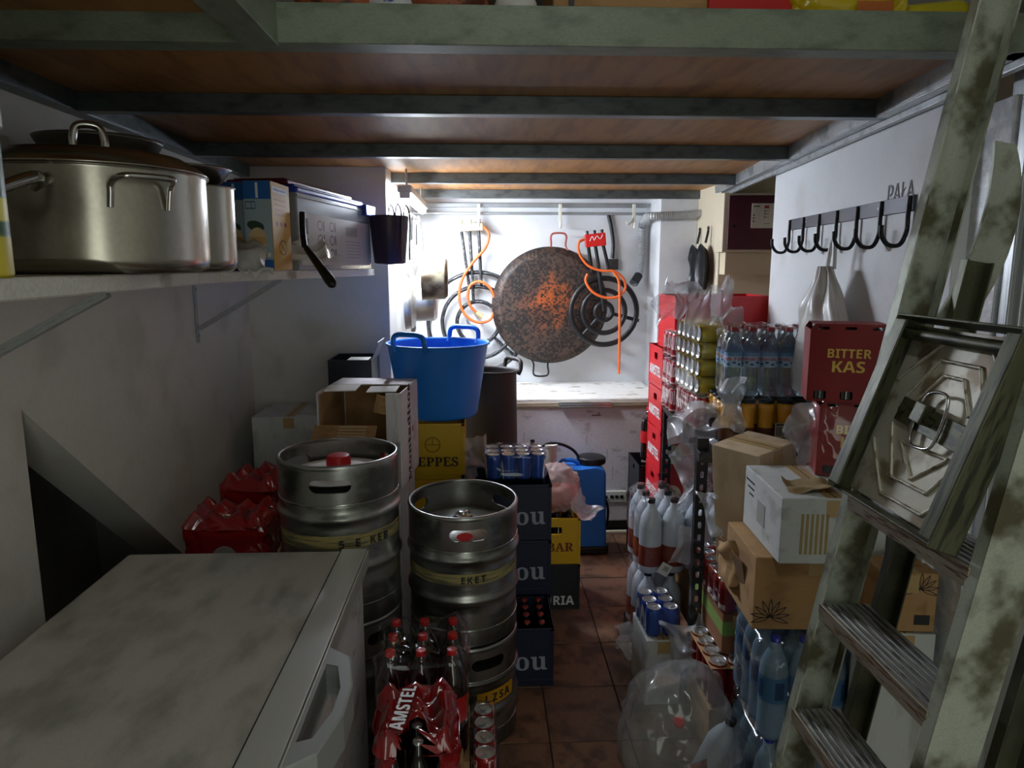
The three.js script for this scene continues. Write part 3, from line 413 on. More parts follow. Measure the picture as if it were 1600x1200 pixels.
// ------------------------------------------------------------------ shelf on the left wall
const SH = 1.713;
{
  const mk = (s, pts, brZ) => {
    const t = thing('wall_shelf', s, 'shelf', [0, 0, 0]);
    const g = extrude(shapeOf(pts.map(([x, Z]) => [x, Z])), 0.027, 0.003); g.rotateX(-Math.PI / 2); part(t, 'board', uvbox(g.translate(0, SH - 0.03, 0)), mapped(blotch(0xd7d5cb, 0x9b927f, { scale: 10, lo: 0.6, hi: 0.78, s: 121 }), 0.6));
    for (const [Z, xf] of brZ) { const b = part(t, 'bracket', [box(0.004, 0.26, 0.022, 0.001).translate(XL + 0.004, SH - 0.17, -Z), box(xf - XL, 0.004, 0.022, 0.001).translate((xf + XL) / 2, SH - 0.036, -Z), (() => { const L = Math.hypot(xf - XL - 0.03, 0.2); return box(L, 0.018, 0.02, 0.001).rotateZ(Math.atan2(0.2, xf - XL - 0.03)).translate((xf + XL) / 2, SH - 0.14, -Z); })()], M.galv); part(b, 'screw', [0.08, 0.27].map(y => cyl(0.005, 0.004, 10).rotateZ(Math.PI / 2).translate(XL + 0.008, SH - y, -Z)), M.chrome); }
    return t;
  };
  mk('long white shelf board carrying the steel pots', [[XL, 0.55], [-0.62, 0.55], [-0.775, 2.14], [XL, 2.14]], [[1.55, -0.78]]);
  const t = mk('white shelf board carrying the food cartons and the lidded container', [[XL, 2.15], [-0.79, 2.15], [-0.55, 3.66], [XL, 3.66]], [[3.0, -0.82]]);
  { const e = new THREE.Vector3(-0.78, SH - 0.015, -2.02); part(scene.getObjectByName('wall_shelf'), 'label_remnant', box(0.001, 0.018, 0.05, 0.0004), M.card, [-0.759, SH - 0.016, -2.0], [0, 0.1, 0]); }
}
function pot(name, s, p, r, h, lidded, extra = {}) {
  const t = thing(name, s, 'pot', p, extra.turn ?? 0), q = 0.02;
  part(t, 'pot_body', lathe([[0.001, 0], [r - q - 0.004, 0.001], [r - 0.005, 0.012], [r - 0.001, 0.03], [r, h - 0.006], [r + 0.006, h - 0.002], [r + 0.005, h], [r - 0.003, h - 0.003], [r - 0.004, 0.03], [r - q, 0.008], [0.001, 0.006]], 64), extra.m ?? M.stainless);
  if (lidded) { const l = part(t, 'lid', lathe([[0.001, 0.052], [r * 0.4, 0.05], [r * 0.8, 0.037], [r - 0.01, 0.018], [r + 0.004, 0.006], [r + 0.007, 0.001], [r - 0.002, 0.0]], 64), extra.lm ?? M.stainless, [0, h, 0]); part(l, 'knob', tube([[-0.032, 0.045, 0], [-0.034, 0.075, 0], [-0.024, 0.1, 0], [0.014, 0.1, 0], [0.024, 0.075, 0], [0.022, 0.045, 0]], 0.008, 10, 40), M.chrome, [0, 0, 0], [0, 0.5, 0]); }
  for (const a of extra.handles ?? []) { const hh = h * 0.86, o = r; part(t, 'handle', tube([[o - 0.002, hh - 0.05, 0.055], [o + 0.004, hh - 0.028, 0.055], [o + 0.012, hh - 0.006, 0.055], [o + 0.045, hh + 0.004, 0.045], [o + 0.052, hh + 0.005, 0.02], [o + 0.052, hh + 0.005, -0.02], [o + 0.045, hh + 0.004, -0.045], [o + 0.012, hh - 0.006, -0.055], [o + 0.004, hh - 0.028, -0.055], [o - 0.002, hh - 0.05, -0.055]], 0.0065, 8, 60), M.chrome, null, [0, a, 0]); }
  return t;
}
{
  const c = at(168, 412, 1.58);
  const big = pot('stockpot', 'wide lidded stainless steel casserole at the front of the shelf', [c.x - 0.02, SH + 0.001, -1.6], 0.218, 0.205, true, { handles: [-0.75] });
  part(big, 'handle', tube([[0.0, 0.16, 0.215], [0.02, 0.175, 0.235], [-0.01, 0.14, 0.32], [-0.03, 0.12, 0.345], [-0.11, 0.11, 0.35], [-0.15, 0.12, 0.33], [-0.16, 0.15, 0.25], [-0.15, 0.16, 0.16]], 0.011, 10, 60), M.chrome);
  const p2 = at(312, 395, 2.02); const b = pot('stockpot', 'tall stainless pot half hidden behind the wide casserole', [at(300, 395, 2.0).x, SH + 0.001, -2.02], 0.11, 0.225, false, {});
  const bw = thing('steel_bowl', 'shallow steel bowl resting in the tall pot', 'bowl', [b.position.x - 0.03, SH + 0.226, -2.04]); part(bw, 'bowl_body', lathe([[0.001, 0], [0.06, 0.002], [0.1, 0.02], [0.125, 0.05], [0.131, 0.052], [0.128, 0.048], [0.102, 0.016], [0.06, -0.002], [0.001, -0.004]], 48), M.stainless);
  const p3 = pot('stockpot', 'dark stockpot standing against the wall behind the casserole', [-1.0, SH + 0.001, -2.0], 0.11, 0.26, false, { m: M.blackMetal });
  const b3 = thing('steel_bowl', 'dull upturned-rim bowl set on the dark stockpot', 'bowl', [-1.0, SH + 0.262, -1.98]); part(b3, 'bowl_body', lathe([[0.001, 0], [0.07, 0.003], [0.12, 0.03], [0.145, 0.075], [0.152, 0.078], [0.148, 0.07], [0.122, 0.026], [0.07, -0.002], [0.001, -0.005]], 48), mat(0x6c6a60, 0.4, 0.8));
}
{ // product jar at the frame edge
  const t = thing('detergent_jar', 'green and yellow labelled jar with white lid at the shelf front', 'jar', [at(-40, 432, 0.9).x, SH + 0.001, -0.88]);
  const r = 0.052;
  part(t, 'jar_body', lathe([[0.001, 0], [r - 0.003, 0.001], [r, 0.006], [r, 0.185], [r - 0.006, 0.19], [0.001, 0.19]], 40), label(256, 256, (x, w, h) => { x.fillStyle = '#2f5a3e'; x.fillRect(0, 0, w, h); x.fillStyle = '#c9b92e'; x.fillRect(0, h * 0.55, w, h * 0.33); x.fillStyle = '#7f9c8e'; for (let i = 0; i < 14; i++) x.fillRect(i * 19, h * 0.15 + (i % 3) * 12, 9, h * 0.25); x.fillStyle = '#e3d24a'; x.fillRect(0, h * 0.5, w, 8); }, 0.4));
  part(t, 'jar_lid', lathe([[r - 0.004, 0.178], [r + 0.004, 0.178], [r + 0.004, 0.225], [r - 0.006, 0.235], [0.001, 0.236]], 40), mat(0xd9dbd4, 0.45));
  const u = thing('plastic_tub', 'translucent white tub stacked on the labelled jar', 'tub', [t.position.x - 0.004, SH + 0.238, -0.88]);
  part(u, 'tub_body', lathe([[0.001, 0], [0.04, 0.001], [0.047, 0.02], [0.05, 0.15], [0.055, 0.155], [0.055, 0.17], [0.001, 0.175]], 40), new THREE.MeshPhysicalMaterial({ color: 0xc9cac8, roughness: 0.5, transmission: 0.2, thickness: 0 }));
}
{ // food cartons
  const front = s => label(192, 320, (x, w, h) => { x.fillStyle = '#9fb2ba'; x.fillRect(0, 0, w, h); x.fillStyle = '#1e5fa6'; x.fillRect(0, 0, w, h * 0.2); x.fillRect(0, h * 0.88, w, h * 0.12); x.fillStyle = '#dfe6ea'; x.fillRect(w * 0.45, 6, 18, h * 0.17); x.strokeStyle = '#16345e'; x.lineWidth = 3; x.strokeRect(14, h * 0.23, 40, 24); x.strokeRect(54, h * 0.23, 26, 24); x.fillStyle = '#2c4632'; x.beginPath(); x.ellipse(w * 0.4, h * 0.5, 60, 18, 0.1, 0, 7); x.fill(); x.fillStyle = '#d9b98a'; x.beginPath(); x.ellipse(w * 0.45, h * 0.66, 64, 46, 0, 0, 7); x.fill(); x.fillStyle = '#c8a06c'; x.fillRect(w * 0.12, h * 0.62, w * 0.66, 26); x.fillStyle = '#f0eee2'; x.fillRect(w * 0.1, h * 0.8, w * 0.8, 16); }, 0.55);
  const sidem = label(128, 320, (x, w, h) => { x.fillStyle = '#d3a335'; x.fillRect(0, 0, w, h); x.fillStyle = '#dfe0ea'; x.fillRect(10, 16, 100, 22); x.fillStyle = '#3b4c8c'; x.fillRect(16, 22, 86, 8); x.fillStyle = '#a05a1c'; for (let i = 0; i < 4; i++) x.fillRect(16, 60 + i * 18, 80, 4); x.fillStyle = '#7d2c14'; for (let i = 0; i < 3; i++) { x.beginPath(); x.arc(30 + i * 30, 150, 9, 0, 7); x.fill(); } x.strokeStyle = '#6a4a1a'; x.lineWidth = 5; x.beginPath(); x.arc(66, 236, 26, 0, 7); x.stroke(); x.beginPath(); x.moveTo(50, 220); x.lineTo(82, 252); x.stroke(); }, 0.6);
  const mk = (s, px, Z, fm) => { const p = at(px, 410, Z), w = 0.09, h = 0.285, d = 0.19, t = thing('food_carton', s, 'carton', [p.x, SH + 0.001, -Z - d / 2], -0.04, 'food cartons on the shelf'); part(t, 'box_body', box(w, h, d, 0.002), mat(0xb9912f, 0.6), [0, h / 2, 0]); part(t, 'front_print', new THREE.PlaneGeometry(w - 0.002, h - 0.002), fm, [0, h / 2, d / 2 + 0.0006]); part(t, 'side_print', new THREE.PlaneGeometry(d - 0.002, h - 0.002), sidem, [w / 2 + 0.0006, h / 2, 0], [0, Math.PI / 2, 0]); return t; };
  mk('blue fronted food carton with yellow side squeezed beside the tall pot', 373, 2.42, front()); mk('blue and yellow food carton with dessert picture, nearer the lidded container', 409, 2.38, front());
}
{ // lidded storage container with printed sheet
  const a = at(452, 300, 2.75), t = thing('storage_container', 'clear plastic container with blue lid and printed sheet on the shelf', 'container', V(-0.745, SH + 0.001, 3.16), -0.16); const L = 0.85, h = 0.285, w = 0.26;
  part(t, 'container_body', [box(0.006, h, L, 0.002).translate(w / 2, h / 2, 0), box(0.006, h, L, 0.002).translate(-w / 2, h / 2, 0), box(w, h, 0.006, 0.002).translate(0, h / 2, L / 2), box(w, h, 0.006, 0.002).translate(0, h / 2, -L / 2), box(w, 0.006, L, 0.002).translate(0, 0.003, 0), ...[0.2, 0.24, 0.27].map(y => box(w + 0.016, 0.008, L + 0.016, 0.002).translate(0, y, 0)).slice(2)], new THREE.MeshPhysicalMaterial({ color: 0xd9dde0, roughness: 0.2, transmission: 0.7, thickness: 0 }));
  part(t, 'contents', box(w - 0.03, 0.16, L - 0.04, 0.01), mat(0xb9b8b2, 0.8), [0, 0.09, 0]);
  const print = label(640, 200, (x, w_, h_) => { x.fillStyle = '#b9b6ae'; x.fillRect(0, 0, w_, h_); x.fillStyle = '#5c4038'; x.fillRect(10, 20, 46, 60); x.fillRect(10, 96, 46, 60); x.strokeStyle = '#5c3a34'; x.lineWidth = 5; for (let i = 0; i < 6; i++) { const cx = 150 + (i % 2) * 100, cy = 40 + Math.floor(i / 2) * 56; x.beginPath(); x.arc(cx, cy, 18, 0, 7); x.stroke(); x.fillStyle = '#6a4a44'; x.fillRect(cx + 26, cy - 20, 10, 40); } x.fillStyle = '#9a978f'; x.fillRect(380, 30, 120, 40); for (let i = 0; i < 6; i++) x.fillRect(380, 92 + i * 14, 150, 5); }, 0.7);
  part(t, 'printed_sheet', box(0.003, 0.2, L - 0.03, 0.001), M.paper, [w / 2 - 0.008, 0.115, 0]);
  part(t, 'sheet_print', new THREE.PlaneGeometry(L - 0.04, 0.195), print, [w / 2 + 0.0036, 0.115, 0], [0, Math.PI / 2, 0]);
  const lid = part(t, 'lid', [box(w + 0.02, 0.022, L + 0.02, 0.008), box(w - 0.04, 0.016, L - 0.06, 0.006).translate(0, 0.016, 0)], M.bluePlastic, [0, h + 0.008, 0], null, 'blue plastic lid');
  part(lid, 'clip', [box(0.02, 0.05, 0.14, 0.004).translate(0, -0.02, -L / 2 + 0.05), box(0.06, 0.01, 0.05, 0.003).translate(-0.05, 0.0, -L / 2 - 0.02)], M.bluePlastic, [w / 2 + 0.016, 0, 0]);
  const fd = thing('folded_plastic_lid', 'flat maroon lid lying on top of the blue-lidded container', 'lid', V(-0.78, SH + 0.323, 3.1), -0.16); part(fd, 'lid_plate', [box(0.24, 0.02, 0.7, 0.006), box(0.2, 0.008, 0.66, 0.003).translate(0, 0.012, 0)], mat(0x6a1838, 0.4));
}
{ // spatula with thick black handle leaning out over the edge
  const t = thing('spatula', 'black handled spatula leaning out over the shelf edge', 'spatula', V(-0.68, SH, 2.62));
  const q = (x, y, Z) => loc(t, at(x, y, Z));
  part(t, 'blade', tube([q(472, 332, 2.66), q(473, 360, 2.64), q(476, 385, 2.6)], 0.011, 6, 14).scale(1, 1, 1), M.blackMetal);
  const h0 = q(476, 384, 2.6), h1 = q(522, 447, 2.46), d = h1.clone().sub(h0), len = d.length(), g = lathe([[0.001, 0], [0.008, 0.002], [0.011, len * 0.1], [0.013, len * 0.3], [0.0155, len * 0.6], [0.019, len * 0.85], [0.017, len * 0.95], [0.008, len], [0.001, len + 0.002]], 16); g.applyQuaternion(new THREE.Quaternion().setFromUnitVectors(new THREE.Vector3(0, 1, 0), d.normalize())); part(t, 'handle', g.translate(h0.x, h0.y, h0.z), M.black);
}
{ const t = thing('crumpled_bag', 'crumpled white plastic bag under the food cartons', 'bag', V(-0.86, SH + 0.02, 2.3), 0.3); part(t, 'bag_film', sheet(0.42, 0.3, 0.06, 201, 26).rotateX(-1.35), M.bagWhite, [0, 0.015, 0]);
  const u = thing('crumpled_bag', 'folded pale plastic bag lying before the printed container', 'bag', V(-0.63, SH + 0.03, 2.68), 0.6); part(u, 'bag_film', sheet(0.26, 0.16, 0.05, 203, 22).rotateX(-0.9), M.bagWhite, [0, 0.02, 0]); }

// ------------------------------------------------------------------ tubs and boxes behind the kegs
function trug(name, s, p, turn, tilt, r0, r1, h, m) {
  const t = thing(name, s, 'tub', p, turn); t.rotation.z = tilt;
  part(t, 'tub_body', lathe([[0.001, 0.004], [r0 - 0.02, 0.003], [r0 - 0.012, 0], [r0, 0.014], [r1 - 0.004, h - 0.012], [r1 + 0.006, h - 0.008], [r1 + 0.007, h - 0.001], [r1 - 0.002, h], [r1 - 0.008, h - 0.012], [r0 - 0.004, 0.018], [0.001, 0.01]], 56), m);
  for (const a of [0, Math.PI]) part(t, 'handle', tube([[r1 - 0.02, h - 0.025, 0.085], [r1 - 0.006, h + 0.005, 0.085], [r1 - 0.002, h + 0.04, 0.078], [r1 - 0.002, h + 0.052, 0.055], [r1 - 0.002, h + 0.054, 0], [r1 - 0.002, h + 0.052, -0.055], [r1 - 0.002, h + 0.04, -0.078], [r1 - 0.006, h + 0.005, -0.085], [r1 - 0.02, h - 0.025, -0.085]], 0.012, 8, 60), m, null, [0, a, 0]);
  return t;
}
trug('flexible_tub', 'bright blue flexible tub with two loop handles on the yellow crate', V(-0.215, 1.023, 3.37), 1.05, 0, 0.185, 0.24, 0.35, M.blueTub);
{
  const c = at(765, 703, 3.62);
  for (let i = 0; i < 3; i++) crate('bottle_crate', `dark crate hidden behind the blue tub, ${['lowest', 'middle', 'upper'][i]} of its column`, V(0.03, 0.001 + i * 0.236, 3.86), 0, { w: 0.34, d: 0.3, h: 0.234, m: M.crateDark, hole: [0.5, 0.8, 0.001, 0.001], sideHole: false });
  trug('flexible_tub', 'dark brown flexible tub standing tall behind the blue tub', V(0.03, 0.712, 3.84), 0.5, -0.03, 0.155, 0.142, 0.46, M.brownTub);
}
function cardbox(name, s, p, turn, w, h, d, m, extra = {}) {
  const t = thing(name, s, 'box', p, turn, extra.group);
  if (extra.tilt) { t.rotation.order = 'YXZ'; t.rotation.set(extra.tilt[0], turn, extra.tilt[1]); }
  part(t, 'box_body', box(w, h, d, 0.004), m, [0, h / 2, 0]);
  part(t, 'tape', [box(0.05, 0.0012, d - 0.01, 0.0005).translate(0, h + 0.0006, 0), box(0.05, 0.05, 0.001, 0.0004).translate(0, h - 0.03, d / 2 + 0.0006)], mat(0xb79a68, 0.35));
  part(t, 'top_seam', box(0.003, 0.0016, d - 0.004, 0.0005), M.ink, [0, h + 0.0012, 0]);
  return t;
}
cardbox('cardboard_box', 'plain pale grey carton standing against the partition wall', V(-0.92, 0.56, 3.48), 0.02, 0.34, 0.47, 0.36, M.cardWhite);
cardbox('cardboard_box', 'plain carton on the floor hidden below the pale grey carton', V(-0.92, 0.001, 3.48), 0, 0.36, 0.557, 0.38, M.card);
{ // black box with raised flap
  cardbox('cardboard_box', 'tall carton hidden behind the opened white box', V(-0.62, 0.001, 3.5), 0, 0.22, 0.95, 0.3, M.card);
  const t = thing('gift_box', 'navy black box with raised pale flap against the partition', 'box', V(-0.635, 0.953, 3.5)); const w = 0.2, h = 0.335, d = 0.26;
  part(t, 'box_body', [box(0.006, h, d, 0.001).translate(-w / 2, h / 2, 0), box(0.006, h, d, 0.001).translate(w / 2, h / 2, 0), box(w, h, 0.006, 0.001).translate(0, h / 2, d / 2), box(w, h, 0.006, 0.001).translate(0, h / 2, -d / 2), box(w, 0.006, d, 0.001).translate(0, 0.003, 0)], mat(0x161b2a, 0.4));
  part(t, 'flap', box(0.004, 0.09, 0.22, 0.001), mat(0x9fa6ac, 0.6), [w / 2 + 0.018, h + 0.04, 0], [0, 0, -0.35]); part(t, 'inner_sheet', box(0.1, 0.004, 0.12, 0.001), M.paper, [0.03, h - 0.006, 0.04]);
}
{ // opened white box with script down its side
  const b = cardbox('cardboard_box', 'plain carton under the opened white box, hidden by the keg', V(-0.475, 0.001, 2.95), -0.09, 0.3, 0.85, 0.32, M.cardWhite);
  const t = thing('cardboard_box', 'opened white carton with torn brown flap and script printed down its side', 'box', V(-0.475, 0.853, 2.94), -0.09), w = 0.33, h = 0.385, d = 0.36, k = 0.005;
  const wall = (ww, hh, dd, x, y, z) => box(ww, hh, dd, 0.001).translate(x, y, z);
  part(t, 'box_body', [wall(k, h, d, w / 2, h / 2, 0), wall(k, h, d, -w / 2, h / 2, 0), wall(w, h, k, 0, h / 2, -d / 2), wall(w, k, d, 0, k / 2, 0), wall(w, 0.19, k, 0, 0.095, d / 2), wall(0.055, h, k, w / 2 - 0.03, h / 2, d / 2), wall(w, k, d * 0.45, 0, h, -d * 0.27)], mapped(blotch(0xdad6d8, 0xc0bcbc, { scale: 5, s: 141 }), 0.65));
  part(t, 'inner_lining', [wall(0.003, h - 0.02, d - 0.02, w / 2 - 0.005, h / 2, 0), wall(0.003, h - 0.02, d - 0.02, -w / 2 + 0.005, h / 2, 0), wall(w - 0.02, h - 0.02, 0.003, 0, h / 2, -d / 2 + 0.005)], M.card);
  const fl = part(t, 'torn_flap', box(0.25, 0.004, 0.14, 0.001), M.card, [-0.055, 0.205, d / 2 + 0.045], [0.75, 0.0, 0.0], 'torn brown cardboard flap');
  part(fl, 'corrugation', Array.from({ length: 9 }, (_, i) => box(0.11, 0.003, 0.007, 0.001).translate(0.03, 0.003, -0.06 + i * 0.0145)), M.cardLight);
  part(t, 'side_tab', [box(0.05, 0.075, 0.004, 0.001)], M.card, [0.085, h - 0.05, d / 2 - 0.02], [0.1, 0, -0.25]);
  part(t, 'top_flap', [box(0.13, 0.004, 0.09, 0.001).translate(-0.09, 0, 0), box(0.12, 0.004, 0.08, 0.001).translate(0.08, -0.003, 0.02)], M.paper, [0, h + 0.005, d / 2 - 0.1], [0.12, 0, 0.03]);
  part(t, 'side_script', word('Montaditos', 0.052, 'eb'), M.ink, [w / 2 + 0.0032, h * 0.5, 0.03], [Math.PI / 2, Math.PI / 2, 0, 'YXZ']).rotation.set(0, Math.PI / 2, Math.PI / 2, 'YZX');
  part(t, 'side_script_dot', cyl(0.014, 0.001, 16).rotateZ(Math.PI / 2), mat(0xb03a7a, 0.5), [w / 2 + 0.0035, h * 0.5, -0.05]);
  part(t, 'red_strip', box(0.02, 0.14, 0.003, 0.001), M.red, [0.09, 0.1, d / 2 + 0.005]);
}
// ------------------------------------------------------------------ sprayer, cup, bottle by the far freezer
{
  const t = thing('garden_sprayer', 'blue backpack sprayer with black screw cap beside the freezer', 'sprayer', V(0.59, 0, 4.16));
  const s = new THREE.Shape(); s.moveTo(-0.13, 0.04); s.lineTo(0.12, 0.04); s.quadraticCurveTo(0.135, 0.04, 0.135, 0.06); s.lineTo(0.125, 0.5); s.quadraticCurveTo(0.12, 0.54, 0.06, 0.54); s.lineTo(-0.02, 0.53); s.lineTo(-0.1, 0.535); s.quadraticCurveTo(-0.14, 0.53, -0.14, 0.48); s.closePath();
  part(t, 'tank', extrude(s, 0.17, 0.012).translate(0, 0, -0.085), M.blueSpray);
  part(t, 'base', [box(0.3, 0.05, 0.22, 0.012), mv(cyl(0.035, 0.05, 16), 0.13, 0, 0.07)], M.black, [0, 0.026, 0]);
  part(t, 'cap', [lathe([[0.08, 0], [0.085, 0.004], [0.085, 0.035], [0.078, 0.042], [0.001, 0.046]], 40), ...Array.from({ length: 30 }, (_, i) => box(0.004, 0.032, 0.006, 0.001).translate(0.086, 0.02, 0).rotateY(i * Math.PI / 15))], M.black, [0.06, 0.548, 0]);
  part(t, 'carry_grip', tube([[-0.13, 0.5, 0.03], [-0.125, 0.565, 0.03], [-0.05, 0.57, 0.03], [0.0, 0.535, 0.03]], 0.014, 8, 30), M.blueSpray);
  part(t, 'pump_column', [cyl(0.035, 0.2, 20), mv(cyl(0.04, 0.012, 20), 0, 0.1, 0)], mat(0xd9d6cc, 0.5), [-0.19, 0.57, 0.04]); part(t, 'pump_foot', cyl(0.03, 0.47, 16), M.black, [-0.19, 0.236, 0.04]);
  part(t, 'hose', tube([[-0.27, 0.6, 0.05], [-0.25, 0.66, 0.05], [-0.2, 0.68, 0.04], [-0.12, 0.67, 0.03], [-0.05, 0.63, 0.02], [-0.01, 0.575, 0.02]], 0.009, 8, 50), M.black);
  part(t, 'hose', tube([[0.13, 0.36, 0], [0.165, 0.28, 0], [0.17, 0.2, 0], [0.155, 0.12, 0], [0.135, 0.08, 0]], 0.008, 8, 40), M.black);
  part(t, 'lance', rod([-0.3, 0.5, 0.03], [-0.3, 0.7, 0.03], 0.014), M.black);
}
{ const t = thing('spray_bottle', 'slim blue plastic bottle half hidden behind the can pack', 'bottle', V(0.155, 0.76, 3.86)); part(t, 'bottle_body', lathe([[0.001, 0], [0.028, 0.002], [0.03, 0.05], [0.026, 0.12], [0.014, 0.15], [0.001, 0.152]], 20), mat(0x1c37c8, 0.35)); t.position.y = 0.709; }
function petBottle(r, h) { return lathe([[0.001, 0.004], [r * 0.6, 0.002], [r * 0.92, 0.0], [r, h * 0.06], [r * 0.97, h * 0.3], [r, h * 0.34], [r, h * 0.58], [r * 1.0, h * 0.66], [r * 0.86, h * 0.77], [r * 0.5, h * 0.87], [r * 0.4, h * 0.9], [r * 0.4, h * 0.95], [0.001, h * 0.95]], 28); }
const capGeo = (r, h) => lathe([[r, 0], [r * 1.04, 0.002], [r * 1.04, h - 0.002], [r * 0.92, h], [0.001, h]], 18);
const band = (r, h) => new THREE.CylinderGeometry(r, r, h, 28, 1, true);
{ const t = thing('cola_bottle', 'large cola bottle with red cap standing on the black crates', 'bottle', V(0.965, 0.603, 4.03)); part(t, 'bottle_body', petBottle(0.045, 0.31), M.cola); part(t, 'cap', capGeo(0.016, 0.02), M.capRed, [0, 0.293, 0]); part(t, 'label', band(0.0458, 0.07), M.red, [0, 0.14, 0]); }

// ------------------------------------------------------------------ drink packs
const canBody = (r, h) => lathe([[0.001, 0.004], [r * 0.7, 0.002], [r * 0.8, 0], [r * 0.97, 0.008], [r, 0.014], [r, h - 0.016], [r * 0.86, h - 0.004], [r * 0.85, h]], 24);
const canLid = (r) => join([lathe([[r * 0.86, -0.001], [r * 0.87, 0.001], [r * 0.84, 0.001], [r * 0.8, -0.004], [0.001, -0.004]], 24), box(0.012, 0.0015, 0.02, 0.0005).translate(0, -0.0025, 0.006)]);
function canPrint(bg, draw) { return label(256, 160, (x, w, h) => { x.fillStyle = bg; x.fillRect(0, 0, w, h); draw(x, w, h); }, 0.3, { metalness: 0.35 }); }
const cans = {
  blue: canPrint('#1d4fa8', (x, w, h) => { x.fillStyle = '#0d2f74'; x.fillRect(0, h * 0.55, w, h * 0.45); x.fillStyle = '#dfe6ee'; for (const q of [0.25, 0.75]) { x.beginPath(); x.ellipse(w * q, h * 0.5, 22, 34, 0, 0, 7); x.fill(); } x.fillStyle = '#3c6fc4'; for (const q of [0.25, 0.75]) { x.beginPath(); x.ellipse(w * q, h * 0.5, 12, 22, 0, 0, 7); x.fill(); } }),
  red: canPrint('#a3101c', (x, w, h) => { x.fillStyle = '#e8d9d9'; x.fillRect(0, h * 0.42, w, 10); x.fillStyle = '#7a0a14'; x.fillRect(0, h * 0.7, w, h * 0.3); x.fillStyle = '#efe6e6'; x.font = 'bold 40px serif'; x.fillText('Cola', 30, h * 0.38); x.fillText('Cola', 160, h * 0.38); }),
  yellow: canPrint('#c2ad1a', (x, w, h) => { x.fillStyle = '#8f7f12'; x.fillRect(0, 0, w, h * 0.2); x.fillStyle = '#24306e'; x.fillRect(w * 0.05, h * 0.5, w * 0.22, h * 0.3); x.fillRect(w * 0.55, h * 0.5, w * 0.22, h * 0.3); x.fillStyle = '#f2f2f2'; x.font = 'bold 17px sans-serif'; x.fillText('FANTA', w * 0.055, h * 0.7); x.fillText('FANTA', w * 0.555, h * 0.7); }),
  ambar: canPrint('#d8c9b4', (x, w, h) => { x.fillStyle = '#8a1c1c'; x.fillRect(0, h * 0.2, w, h * 0.55); x.fillStyle = '#f0e6d4'; x.font = 'bold 44px sans-serif'; x.fillText('AMBAR', 40, h * 0.6); }),
  coral: canPrint('#b3402e', (x, w, h) => { x.fillStyle = '#8a1d20'; x.fillRect(0, h * 0.3, w, h * 0.5); x.fillStyle = '#dfd3cc'; x.fillRect(w * 0.1, h * 0.4, w * 0.3, 14); x.fillRect(w * 0.6, h * 0.4, w * 0.3, 14); }),
};
const canCache = {};
function canPack(name, s, p, turn, { nx, nz, r = 0.033, h = 0.115, m, film = true, fm, group, layers = 1, top = M.canTop, amp = 0.004, filmH }) {
  const t = thing(name, s, 'can pack', p, turn, group); const key = r + '/' + h; canCache[key] ??= [canBody(r, h), canLid(r)]; const [b, l] = canCache[key];
  for (let k = 0; k < layers; k++) for (let i = 0; i < nx; i++) for (let j = 0; j < nz; j++) { const o = part(t, 'can', b, m, [(i - (nx - 1) / 2) * r * 2.03, k * (h + 0.003), (j - (nz - 1) / 2) * r * 2.03], [0, rr(-0.5, 0.5), 0]); part(o, 'can_lid', l, top, [0, h, 0], [0, rr(0, 6), 0]); }
  if (film) part(t, 'shrink_film', skin({ w: nx * r * 2.03 + 0.006, d: nz * r * 2.03 + 0.006, h: layers * (h + 0.003) + 0.006, bottom: 0.001, scallop: 0.02, nx, nz, amp, s: nx + nz, around: 80 }), fm ?? M.film);
  return t;
}
canPack('can_pack', 'shrink-wrapped pack of blue cans on the navy crates', V(0.14, 0.784, 3.15), 0.03, { nx: 4, nz: 3, m: cans.blue, amp: 0.007 });
function bottlePack(name, s, p, turn, { nx, nz, r, h, pitch, m, cap, lab, labH = 0.06, labY = 0.4, film = true, fm, capR, capH = 0.016, group, profile, bottom = 0, amp = 0.006, liquid }) {
  const t = thing(name, s, 'bottle pack', p, turn, group), bg = profile ?? petBottle(r, h), cg = capGeo(capR ?? r * 0.42, capH), lg = lab && band(r * 1.012, labH);
  for (let i = 0; i < nx; i++) for (let j = 0; j < nz; j++) { const x = (i - (nx - 1) / 2) * pitch, z = (j - (nz - 1) / 2) * pitch, o = part(t, 'bottle', bg, m, [x, 0.001, z], [0, rr(-0.6, 0.6), 0]); part(o, 'cap', cg, cap, [0, h - capH, 0]); if (lab) part(o, 'label', lg, lab, [0, h * labY + labH / 2, 0]); }
  if (film) { const bump = (x, z) => { let q = 0; for (let i = 0; i < nx; i++) for (let j = 0; j < nz; j++) { const dx = x - (i - (nx - 1) / 2) * pitch, dz = z - (j - (nz - 1) / 2) * pitch; q = Math.max(q, Math.exp(-(dx * dx + dz * dz) / (2 * Math.pow(pitch * 0.33, 2)))); } return 0.03 * (q - 1); };
    part(t, 'shrink_film', skin({ w: nx * pitch + 0.006, d: nz * pitch + 0.006, h: h + 0.008, bottom: bottom + 0.001, top: bump, scallop: 0.035, nx, nz, amp, s: nx * 3 + nz, around: 96 }), fm ?? M.film); }
  return t;
}
